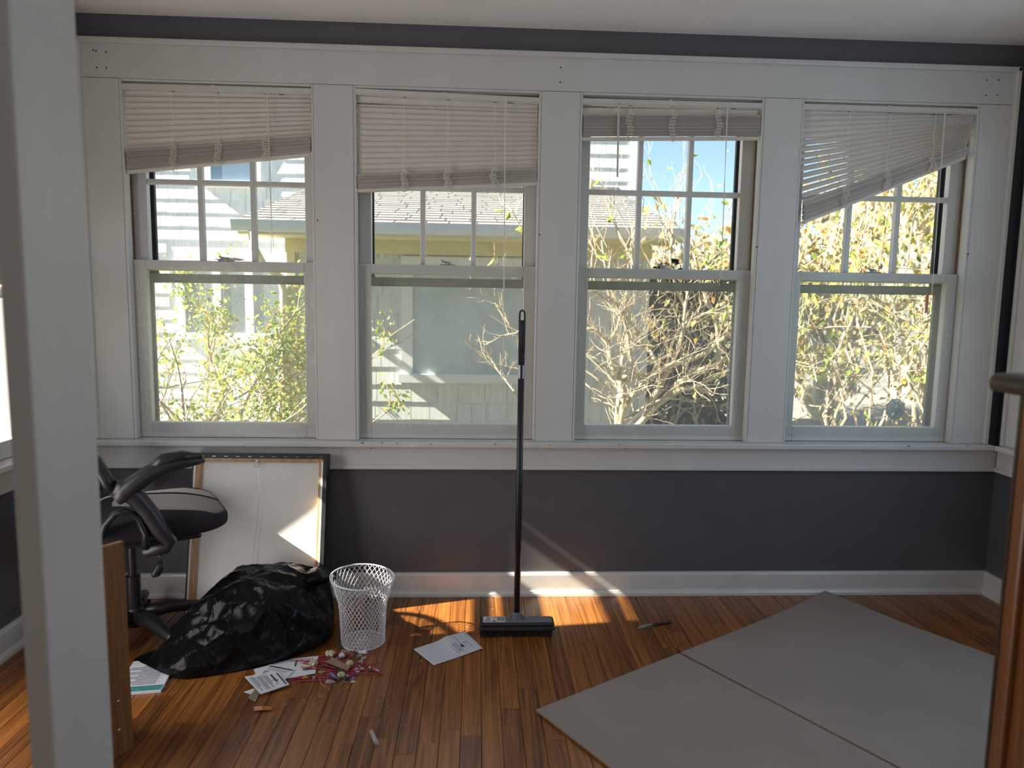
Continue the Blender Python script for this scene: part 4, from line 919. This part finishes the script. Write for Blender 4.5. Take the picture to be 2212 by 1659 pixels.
# loose curls of straw, and the pencil shaving
GS = 'curled straw fibres on the floor'
for k, pts in enumerate((((690, 1465), (694, 1478), (705, 1485), (709, 1479)), ((738, 1476), (733, 1480), (742, 1473), (750, 1474)), ((688, 1503), (694, 1507), (701, 1502)), ((612, 1524), (620, 1520), (608, 1527)), ((677, 1523), (687, 1519)))):
    P = [at(u, v, 2, .002) for u, v in pts]; c = P[0].copy()
    o = MB().tube([p-c for p in P], .0011, 5).build('straw_fibre', MT['straw'], None, smooth=True); o.location = c; tag(o, 'curled pale straw fibre lying on the oak floor', 'fibre', GS)
a, b = at(549, 1532, 2, .004), at(588, 1530, 2, .004); dv = b-a
psh = thing('pencil_shaving', 'curled orange and pink pencil shaving on the floorboards', 'shaving', (a.x, a.y, 0), math.atan2(dv.y, dv.x)); Ls = dv.length
def curl(x0, x1, mat, nm):
    m = MB(); vs = []
    for i in range(7):
        x = x0+(x1-x0)*i/6
        for j in range(7):
            t = j/6; vs.append((x+.004*math.sin(j*1.7), -.012+.024*t*(1-.5*max(0, x/Ls-.6)), .0015+.011*math.sin(PI*(.15+.75*t))*(1-.6*max(0, x/Ls-.5))))
    m.add(vs, [(i*7+j, (i+1)*7+j, (i+1)*7+j+1, i*7+j+1) for i in range(6) for j in range(6)]); return m.build(nm, mat, psh, smooth=True)
curl(0, Ls*.45, MT['salmon'], 'wood_curl'); curl(Ls*.45, Ls, MT['orange'], 'painted_edge')
GC = 'small crumbs scattered over the floor'
r4 = random.Random(21)
for k in range(46):
    if k < 30: u, v = r4.gauss(740, 60), r4.gauss(1490, 22)
    else: u, v = r4.uniform(880, 1350), r4.uniform(1292, 1460)
    p = at(u, v, 2, 0); rr = r4.uniform(.0012, .003)
    o = MB().tube([(-rr*r4.uniform(.6, 2), 0, rr*.5), (rr*r4.uniform(.6, 2), 0, rr*.5)], [rr*.5, rr*.35], 5).build('crumb', MT[('straw', 'paper', 'brownp', 'greyp')[k % 4]], None)
    o.location = (p.x, p.y, .0003); o.rotation_euler = (0, 0, r4.uniform(0, 6)); tag(o, 'tiny pale crumb on the oak floor', 'crumb', GC)

# ================================================================== outside
GZ = -0.75
gr = struct('ground', box1(-30, 40, 0.3, 60, GZ-0.1, GZ), MT['soil'], 'bare ground outside the windows')
struct('lawn', box1(2.2, 40, 0.4, 8.5, GZ, GZ+0.012), MT['grass'], 'strip of lawn outside the sticker window')
struct('street', box1(3.4, 40, 8.5, 16.0, GZ, GZ+0.015), MT['road'], 'pale street beyond the vines')
struct('driveway', box1(3.0, 6.2, 3.4, 8.5, GZ+0.012, GZ+0.02), MT['road'], 'pale driveway running to the street')

# ---- neighbour's house
nh = thing('neighbour_house', "neighbour's pale shingled house with low side wing and white gutter", 'house')
AY, AX0, AX1, ATZ = 2.5, -1.446, 1.335, 1.78     # wing
MY, MX0, MX1 = 4.6, -6.0, 1.62                    # main block
box1(AX0, AX1, AY, MY, GZ, ATZ).build('wing_wall', MT['shing'], nh)
box1(MX0, MX1, MY, MY+4.0, GZ, 5.6).build('main_wall', MT['shing'], nh)
unit = MB().add([(-.5, 0, 0), (.5, 0, 0), (.5, -0.014, 0), (-.5, -0.014, 0), (-.5, -0.002, 1), (.5, -0.002, 1), (.5, 0, 1), (-.5, 0, 1)],
                [(0, 1, 2, 3), (3, 2, 5, 4), (0, 3, 4, 7), (1, 6, 5, 2), (4, 5, 6, 7)]).mesh('shingle', MT['shing'])
r5 = random.Random(9)
WX0, WX1, WZ0, WZ1 = -0.587, 0.56, 0.73, 1.656    # wing window, over the trim
CP = 0.139
z = -0.03; cnt = 0
while z < ATZ-0.10:
    x = AX0+r5.uniform(-.1, 0)
    while x < AX1:
        w_ = r5.uniform(.10, .22); xa, xb = max(x, AX0), min(x+w_, AX1)
        if xb-xa > .02:
            spans = [(xa, xb)]
            if z+CP*.6 > WZ0 and z < WZ1-.03:
                spans = [(a, b) for a, b in ((xa, min(xb, WX0)), (max(xa, WX1), xb)) if b-a > .01]
            for a, b in spans:
                o = link('shingle', unit, nh); o.location = ((a+b)/2, AY, z+r5.uniform(-.004, .004)); o.scale = ((b-a)-.004, 1, CP*1.12); cnt += 1
        x += w_
    z += CP
def shingle_mass(x0, x1, z0, z1, y, holes, seed):
    m = MB(); r = random.Random(seed); z = z0
    while z < z1:
        x = x0+r.uniform(-.1, 0)
        while x < x1:
            w_ = r.uniform(.10, .22); a, b = max(x, x0), min(x+w_, x1)
            if b-a > .02 and not any(a < h[1] and b > h[0] and z+CP*.7 > h[2] and z < h[3]-.02 for h in holes):
                d = r.uniform(-.004, .004); a += .002; b -= .002
                m.add([(a, y, z+d), (b, y, z+d), (b, y-.014, z+d), (a, y-.014, z+d), (a, y-.002, z+CP*1.1), (b, y-.002, z+CP*1.1)], [(0, 1, 2, 3), (3, 2, 5, 4), (0, 3, 4), (1, 5, 2)])
            x += w_
        z += CP
    return m
holes = [(-3.16, -1.98, 0.88, 1.82), (-2.84, -2.24, 2.44, 3.4), (AX0, AX1, -1, 2.45)]
o = shingle_mass(-4.4, MX1, -0.03, 4.2, MY, holes, 4).build('shingle_siding', MT['shing'], nh); o['kind'] = 'stuff'
box1(AX0-0.012, AX0+0.05, AY-0.022, AY+0.05, GZ, ATZ).build('corner_board', MT['soffit'], nh)
box1(AX1-0.045, AX1+0.012, AY-0.022, AY+0.05, GZ, ATZ).build('corner_board', MT['shing'], nh)
box1(MX1-0.02, MX1+0.10, MY-0.022, MY+0.05, GZ, 5.4).build('corner_board', MT['hwhite'], nh)
box1(AX0-0.02, AX1+0.02, AY-0.03, AY, ATZ-0.11, ATZ).build('frieze_board', MT['soffit'], nh)
box1(-1.72, 1.50, AY-0.32, AY, ATZ-0.005, ATZ+0.02).build('soffit', MT['soffit'], nh)
box1(-1.72, 1.50, AY-0.335, AY-0.315, ATZ, ATZ+0.085).build('fascia', MT['hwhite'], nh)
gt = MB().prism([(0, 0), (-0.06, 0.0), (-0.075, 0.03), (-0.085, 0.075), (-0.08, 0.075), (-0.07, 0.03), (-0.055, 0.006), (0, 0.006)], -1.74, 1.52).xf(Matrix(((0,0,1,0),(1,0,0,0),(0,1,0,0),(0,0,0,1)))).xf(Matrix.Translation((0, AY-0.335, ATZ+0.012)))
gt.build('gutter', MT['hwhite'], nh)
MB().tube([(-1.60, AY-0.38, ATZ+0.01), (-1.60, AY-0.36, ATZ-0.10), (-1.58, AY-0.20, ATZ-0.22), (-1.50, AY-0.06, ATZ-0.30), (-1.48, AY-0.045, ATZ-0.40), (-1.48, AY-0.045, GZ)], 0.030, 8).build('downspout', MT['soffit'], nh, smooth=True)
# low roof of the wing, every tab a part
RY0, RZ0, RY1, RZ1 = AY-0.36, ATZ+0.085, MY, 2.50
rd = Vector((0, RY1-RY0, RZ1-RZ0)); RL = rd.length; ra = math.atan2(RZ1-RZ0, RY1-RY0)
box1(-1.72, 1.48, 0, RL, -0.03, 0).xf(Matrix.Translation((0, RY0, RZ0)) @ Matrix.Rotation(ra, 4, 'X')).build('roof_deck', MT['roofb'], nh)
tab = [MB().add([(-.5, 0, .003), (.5, 0, .003), (.5, 0, .010), (-.5, 0, .010), (-.5, 1, .002), (.5, 1, .002)], [(0, 1, 2, 3), (3, 2, 5, 4), (0, 3, 4), (1, 5, 2)]).mesh('roof_shingle', MT[k]) for k in ('roofs', 'roofb')]
RP = 0.135; k = 0; Rr = Matrix.Rotation(ra, 4, 'X')
while k*RP < RL-0.02:
    x = -1.72+r5.uniform(-.15, 0)
    while x < 1.48:
        w_ = r5.uniform(.16, .30); a, b = max(x, -1.72), min(x+w_, 1.48)
        if b-a > .03:
            o = link('roof_shingle', tab[0 if r5.random() < .78 else 1], nh)
            o.matrix_local = Matrix.Translation((0, RY0, RZ0)) @ Rr @ Matrix.Translation(((a+b)/2, k*RP, 0)) @ Matrix.Diagonal((b-a-.009, RP*1.1, 1, 1))
        x += w_
    k += 1
box1(-1.72, 1.48, MY-0.02, MY, RZ1-0.02, RZ1+0.05).build('flashing', MT['roofb'], nh)
# windows
def house_window(x0, x1, z0, z1, y, panes, mat, tw=0.085):
    w_ = MB(); w_.box(x0, x1, y-0.035, y, z1-tw, z1); w_.box(x0, x0+tw, y-0.035, y, z0, z1-tw); w_.box(x1-tw, x1, y-0.035, y, z0, z1-tw)
    o = w_.build('window', MT['hwhite'], nh)
    box1(x0-0.02, x1+0.02, y-0.075, y, z0-0.045, z0+0.02).build('sill', MT['hwhite'], o)
    ix0, ix1 = x0+tw, x1-tw; n = panes
    for k in range(n):
        a, b = ix0+(ix1-ix0)*k/n, ix0+(ix1-ix0)*(k+1)/n
        box1(a, b, y-0.020, y-0.012, z0+0.02, z1-tw).build('pane', mat, o)
        if k: box1(a-0.04, a+0.04, y-0.034, y-0.003, z0, z1-tw).build('mullion', MT['hwhite'], o)
    return o
house_window(WX0, WX1, WZ0, WZ1, AY, 1, MT['hscreen'])
house_window(-3.14, -2.0, 0.93, 1.77, MY, 3, MT['hglass'], 0.07)
house_window(-2.83, -2.25, 2.50, 3.35, MY, 1, MT['hblue'], 0.07)

# ---- plants
def leaf_at(m, p, size, r, mi, droop=0.3):
    d = Vector((r.uniform(-1, 1), r.uniform(-1, 1), r.uniform(-1, .6)-droop)).normalized()
    sd = d.cross(Vector((r.uniform(-1, 1), r.uniform(-1, 1), r.uniform(-1, 1))))
    if sd.length < 1e-3: return
    sd.normalize(); n = d.cross(sd)*size*.12
    m.add([p, p+d*size*.5+sd*size*.30+n, p+d*size, p+d*size*.5-sd*size*.30+n], [(0, 1, 2), (0, 2, 3)], mi)
YMIN = [-99]
def branchlets(m, P, r, rad, L, depth, ends, spread=0.75, up=0.15, seg=4, kids=(2, 3)):
    """grow a twig from point P[0] in direction P[1]"""
    p, d = Vector(P[0]), Vector(P[1]).normalized(); pts = [p.copy()]
    for k in range(seg):
        d = (d+Vector((r.gauss(0, .22), r.gauss(0, .22), r.gauss(0, .22)+up*.3))).normalized(); 
        if p.y+d.y*L/seg < YMIN[0]: d.y = abs(d.y)
        p = p+d*L/seg; pts.append(p.copy())
    m.tube(pts, [rad*(1-.55*k/seg) for k in range(seg+1)], 4 if rad < .006 else 6, cap=False)
    ends.append(pts[-1]); ends.append(pts[-2])
    if depth > 0:
        for _ in range(r.randint(*kids)):
            k = r.randint(1, seg); q = pts[k]
            dd = (d+Vector((r.uniform(-1, 1), r.uniform(-1, 1), r.uniform(-.6, 1)))*spread).normalized()
            branchlets(m, (q, dd), r, rad*.55, L*r.uniform(.5, .8), depth-1, ends, spread, up, seg, kids)
def foliage(parent, pts, n, size, mats, r, jitter, name='foliage', droop=.3):
    m = MB()
    for _ in range(n):
        p = r.choice(pts)+Vector((r.gauss(0, jitter), r.gauss(0, jitter), r.gauss(0, jitter)))
        leaf_at(m, p, size*r.uniform(.6, 1.3), r, r.choices(range(len(mats)), [w_ for _, w_ in mats])[0], droop)
    o = m.build(name, [MT[k] for k, _ in mats], parent); o['kind'] = 'stuff'; return o

# leafy shrub outside the first window
r = random.Random(31)
YMIN[0] = -0.75
sb = thing('leafy_shrub', 'yellow-green leafy shrub growing outside the window over the canvas', 'shrub', (-1.66, 1.45, GZ))
m = MB(); ends = []
for k in range(22):
    a = r.uniform(0, 2*PI); d = Vector((math.cos(a)*.55+.05, math.sin(a)*.35, 1.15))
    branchlets(m, (Vector((r.uniform(-.15, .25), r.uniform(-.12, .12), 0)), d), r, .016, r.uniform(.75, 1.35), 2, ends, .8, .1, 5, (3, 4))
for (ux, vx), (u2, v2) in (((500, 900), (668, 640)), ((520, 860), (660, 800)), ((480, 880), (420, 640)), ((560, 900), (668, 720))):
    a, b = at(ux, vx, 1, 1.4)-sb.location, at(u2, v2, 1, 1.5)-sb.location
    pts = [a.lerp(b, t/6)+Vector((r.gauss(0, .02), r.gauss(0, .03), r.gauss(0, .02))) for t in range(7)]
    m.tube(pts, [.010-.001*t for t in range(7)], 6, cap=False)
    for t in range(1, 7): branchlets(m, (pts[t], b-a+Vector((r.uniform(-.4, .4), r.uniform(-.4, .4), r.uniform(-.2, .5)))), r, .005, .22, 1, ends, .8, .1, 4, (2, 3))
spr = []
for u, v in ((828, 690), (832, 720), (826, 750), (835, 830), (850, 850), (862, 870), (842, 885), (872, 858)): spr.append(at(u, v, 1, 1.4)-sb.location)
for a, b in ((0, 2), (3, 5), (3, 6), (4, 7)): m.tube([spr[a], spr[a].lerp(spr[b], .5)+Vector((.01, 0, .01)), spr[b]], .003, 4)
m.tube([spr[2], spr[2]+Vector((-.12, 0, -.1)), spr[6]+Vector((-.15, 0, -.1))], .004, 4); m.tube([spr[6], spr[6]+Vector((-.2, 0, -.15))], .005, 4)
o = m.build('branches', MT['twig'], sb); o['kind'] = 'stuff'
foliage(sb, spr, 110, .038, [('leafg', 3), ('leafl', 4), ('leafy_', 2)], r, .028, 'sprig_foliage')
foliage(sb, [p for p in ends if p.z > .7 and p.y > -.9 and -.62 < p.x < .62], 6800, .037, [('leafg', 4), ('leafl', 5), ('leafy_', 2), ('leafo', .3)], r, .05)

# bare lichen-grey tree outside the third window
tz = Vector((0.95, 1.75, GZ))
te = thing('bare_tree', 'bare pale-barked multi-stemmed tree outside the window with raised blind', 'tree', tz)
def px(pts, y, jit=.06):
    out = []
    for k, (cx, cy) in enumerate(pts): out.append(at(1220+cx/3.771, 560+cy/3.771, 1, y+r.uniform(-jit, jit))-tz)
    return out
LIMBS = [
 ([(455, 1500), (460, 1340), (470, 1100), (460, 990), (400, 900), (370, 830), (350, 690), (290, 610), (220, 570), (100, 560)], .030, .010),
 ([(430, 1500), (425, 1300), (440, 1150), (455, 1000), (465, 820), (490, 740), (540, 700), (620, 700), (730, 715)], .022, .006),
 ([(350, 680), (400, 610), (430, 560), (440, 500), (470, 420)], .013, .006),
 ([(470, 1000), (560, 950), (660, 960), (780, 900), (900, 850), (1040, 810), (1160, 760), (1230, 690), (1300, 640)], .024, .014),
 ([(490, 1240), (550, 1110), (620, 1020), (700, 960), (790, 890)], .016, .010),
 ([(560, 1400), (640, 1300), (750, 1180), (850, 1110), (940, 1060), (1080, 1040), (1180, 1090)], .030, .014),
 ([(690, 1180), (750, 1080), (790, 1000), (850, 900), (930, 720), (960, 600), (980, 400), (1010, 200)], .022, .008),
 ([(880, 1060), (930, 1000), (1000, 950), (1100, 900), (1220, 860), (1330, 800)], .022, .014),
 ([(1050, 1040), (1110, 1010), (1220, 960), (1330, 930)], .014, .010),
 ([(480, 960), (560, 930), (530, 760), (510, 600), (480, 480), (440, 380), (380, 250), (330, 60), (300, -150)], .016, .006),
 ([(770, 880), (700, 760), (620, 620), (540, 520), (400, 380), (280, 290), (120, 150), (20, 40)], .014, .005),
 ([(1255, 900), (1250, 700), (1240, 560), (1200, 430), (1150, 330), (1090, 150), (1050, -50)], .018, .007),
 ([(960, 530), (1060, 480), (1180, 430), (1290, 420)], .013, .010),
 ([(490, 1310), (640, 1210), (790, 1140), (880, 1130)], .012, .007),
 ([(480, 480), (500, 300), (560, 100), (540, -120), (600, -330)], .011, .004),
 ([(980, 400), (900, 220), (860, 0), (880, -220), (840, -420)], .010, .004),
 ([(160, 900), (280, 980), (420, 1110)], .006, .006), ([(150, 1000), (260, 1090), (320, 1180)], .005, .005), ([(60, 700), (200, 800), (340, 880)], .007, .008),
]
m = MB(); ends = []; tw = []
for pts, ra_, rb_ in LIMBS:
    P = px(pts, 1.75)
    m.tube(P, [ra_+(rb_-ra_)*k/(len(P)-1) for k in range(len(P))], 8, cap=True)
    for a, b in zip(P, P[1:]):
        for t in (.15, .5, .85): tw.append((a.lerp(b, t), (b-a), min(ra_, .009)))
o = m.build('limbs', MT['bark'], te, smooth=True)
m = MB()
for p, d, rr in tw:
    if p.z < .8: continue
    if r.random() < .35: continue
    for _ in range(1):
        branchlets(m, (p, d.normalized()+Vector((r.uniform(-1, 1), r.uniform(-1, 1), r.uniform(-.3, 1.2)))*.9), r, .0036, r.uniform(.16, .38), 2, ends, .8, .15, 4, (1, 2))
for k in range(17):
    p = at(r.uniform(1262, 1590), r.uniform(470, 640), 1, 1.75+r.uniform(-.15, .2))-tz
    branchlets(m, (p, (r.uniform(-.35, .35), r.uniform(-.3, .3), 1)), r, .0040, r.uniform(.35, .6), 2, ends, .5, .25, 5, (1, 3))
for pts in (((1140, 885), (1110, 845), (1075, 800), (1040, 768), (1010, 735)), ((1140, 760), (1100, 700), (1070, 660), (1030, 640), (1000, 612)), ((1090, 690), (1075, 655), (1050, 620)), ((1075, 800), (1060, 775), (1045, 745)),
            ((1140, 640), (1120, 610), (1085, 585), (1062, 555)), ((1140, 530), (1125, 490), (1105, 455), (1085, 432)), ((1128, 800), (1085, 790), (1040, 778)), ((1140, 700), (1115, 720), (1085, 725), (1050, 745))):
    P = [at(u, v, 1, 1.6+r.uniform(-.05, .05))-tz for u, v in pts]
    m.tube(P, [.0065-.0048*k/(len(P)-1) for k in range(len(P))], 5, cap=False)
    for p, q_ in zip(P, P[1:]):
        for t in (.2, .5, .8):
            c_ = p.lerp(q_, t); branchlets(m, (c_, (q_-p).normalized()+Vector((r.uniform(-.8, .8), r.uniform(-.5, .5), r.uniform(-.4, .9)))), r, .0022, r.uniform(.07, .16), 1, ends, .5, .1, 3, (1, 2))
o = m.build('twigs', MT['twig'], te); o['kind'] = 'stuff'
hi = [p for p in ends if p.z > 2.3]
foliage(te, hi, 60, .075, [('leafl', 3), ('leaft', 3), ('leafg', 2)], r, .03, 'leaves')

# vine thicket outside the sticker window
vz = Vector((2.75, 1.7, GZ))
vt = thing('vine_thicket', 'tangled yellow and green vine thicket outside the sticker window', 'vine', vz)
m = MB(); ends = []
for k in range(48):
    p = at(r.uniform(1690, 2040), r.uniform(560, 900), 1, 1.7+r.uniform(-.35, .45))-vz
    branchlets(m, (p, (r.uniform(-.8, .8), r.uniform(-.5, .5), r.uniform(-.4, 1))), r, .0050, r.uniform(.35, .75), 2, ends, .9, .05, 5, (2, 3))
for k in range(26):
    p = at(r.uniform(1715, 2030), 1000, 1, 1.7+r.uniform(-.35, .45)); a = Vector((p.x, p.y, GZ))-vz
    pts = [a+Vector((r.gauss(0, .06)+.03*t, r.gauss(0, .06), t*.33)) for t in range(10)]; m.tube(pts, [.012-.0009*t for t in range(10)], 5, cap=False); ends += pts[4:]
o = m.build('stems', MT['twig'], vt); o['kind'] = 'stuff'
foliage(vt, [p for p in ends if p.z > 1.05 or r.random() < .35], 1700, .058, [('leafl', 3), ('leafg', 1.6), ('leafy_', 1.6), ('leafo', .9), ('leaft', 3)], r, .06, droop=.7)

# dark evergreen in the gap past the wing
ez = Vector((2.02, 3.75, GZ))
ev = thing('dark_evergreen', 'dark evergreen shrub standing past the corner of the low wing', 'shrub', ez)
m = MB(); ends = []
for k in range(16): branchlets(m, (Vector((r.uniform(-.3, .3), r.uniform(-.2, .2), 0)), (r.uniform(-.35, .35), r.uniform(-.25, .25), 1)), r, .02, r.uniform(1.0, 1.6), 2, ends, .6, .2, 5, (3, 4))
o = m.build('branches', MT['twig'], ev); o['kind'] = 'stuff'
pts = [Vector((r.gauss(0, .30), r.gauss(0, .25), r.uniform(.1, 2.35))) for _ in range(600)]
foliage(ev, [p for p in pts if abs(p.x) < .62-.10*p.z], 5200, .10, [('leafd', 5), ('leafg', .25)], r, .08)

# autumn trees along the street
def far_tree(x, y, h, w_, mats, seed, label, n=2600, size=.16):
    rr = random.Random(seed); t = thing('autumn_tree', label, 'tree', (x, y, GZ), group='autumn trees beyond the garden')
    m = MB(); ends = []
    for k in range(7): branchlets(m, (Vector((rr.uniform(-.2, .2), rr.uniform(-.2, .2), 0)), (rr.uniform(-.35, .35)*w_, rr.uniform(-.3, .3), 1)), rr, .09, h*rr.uniform(.55, .8), 3, ends, .75, .2, 5, (3, 3))
    o = m.build('branches', MT['bark'], t); o['kind'] = 'stuff'
    foliage(t, [p for p in ends if p.z > h*.12], n, size, mats, rr, .28)
far_tree(6.4, 9.6, 3.4, 1.0, [('leaft', 4), ('leafo', 2), ('leafl', 1)], 41, 'tan autumn tree standing by the street past the vines')
far_tree(9.8, 12.5, 5.2, 1.1, [('leafl', 2), ('leafy_', 2), ('leaft', 3)], 42, 'yellow-green autumn tree standing across the driveway')
far_tree(4.2, 13.5, 2.6, 1.0, [('leaft', 5), ('leafo', 1)], 43, 'pale brown autumn tree seen past the corner of the house')
far_tree(15.5, 18.5, 6.0, 1.2, [('leafo', 2), ('leaft', 3), ('leafy_', 1)], 44, 'orange autumn tree on the far side of the street', 2600, .22)
far_tree(7.9, 19.5, 3.6, 1.2, [('leafg', 2), ('leaft', 3)], 45, 'greenish tall autumn tree on the far side of the street', 2600, .22)
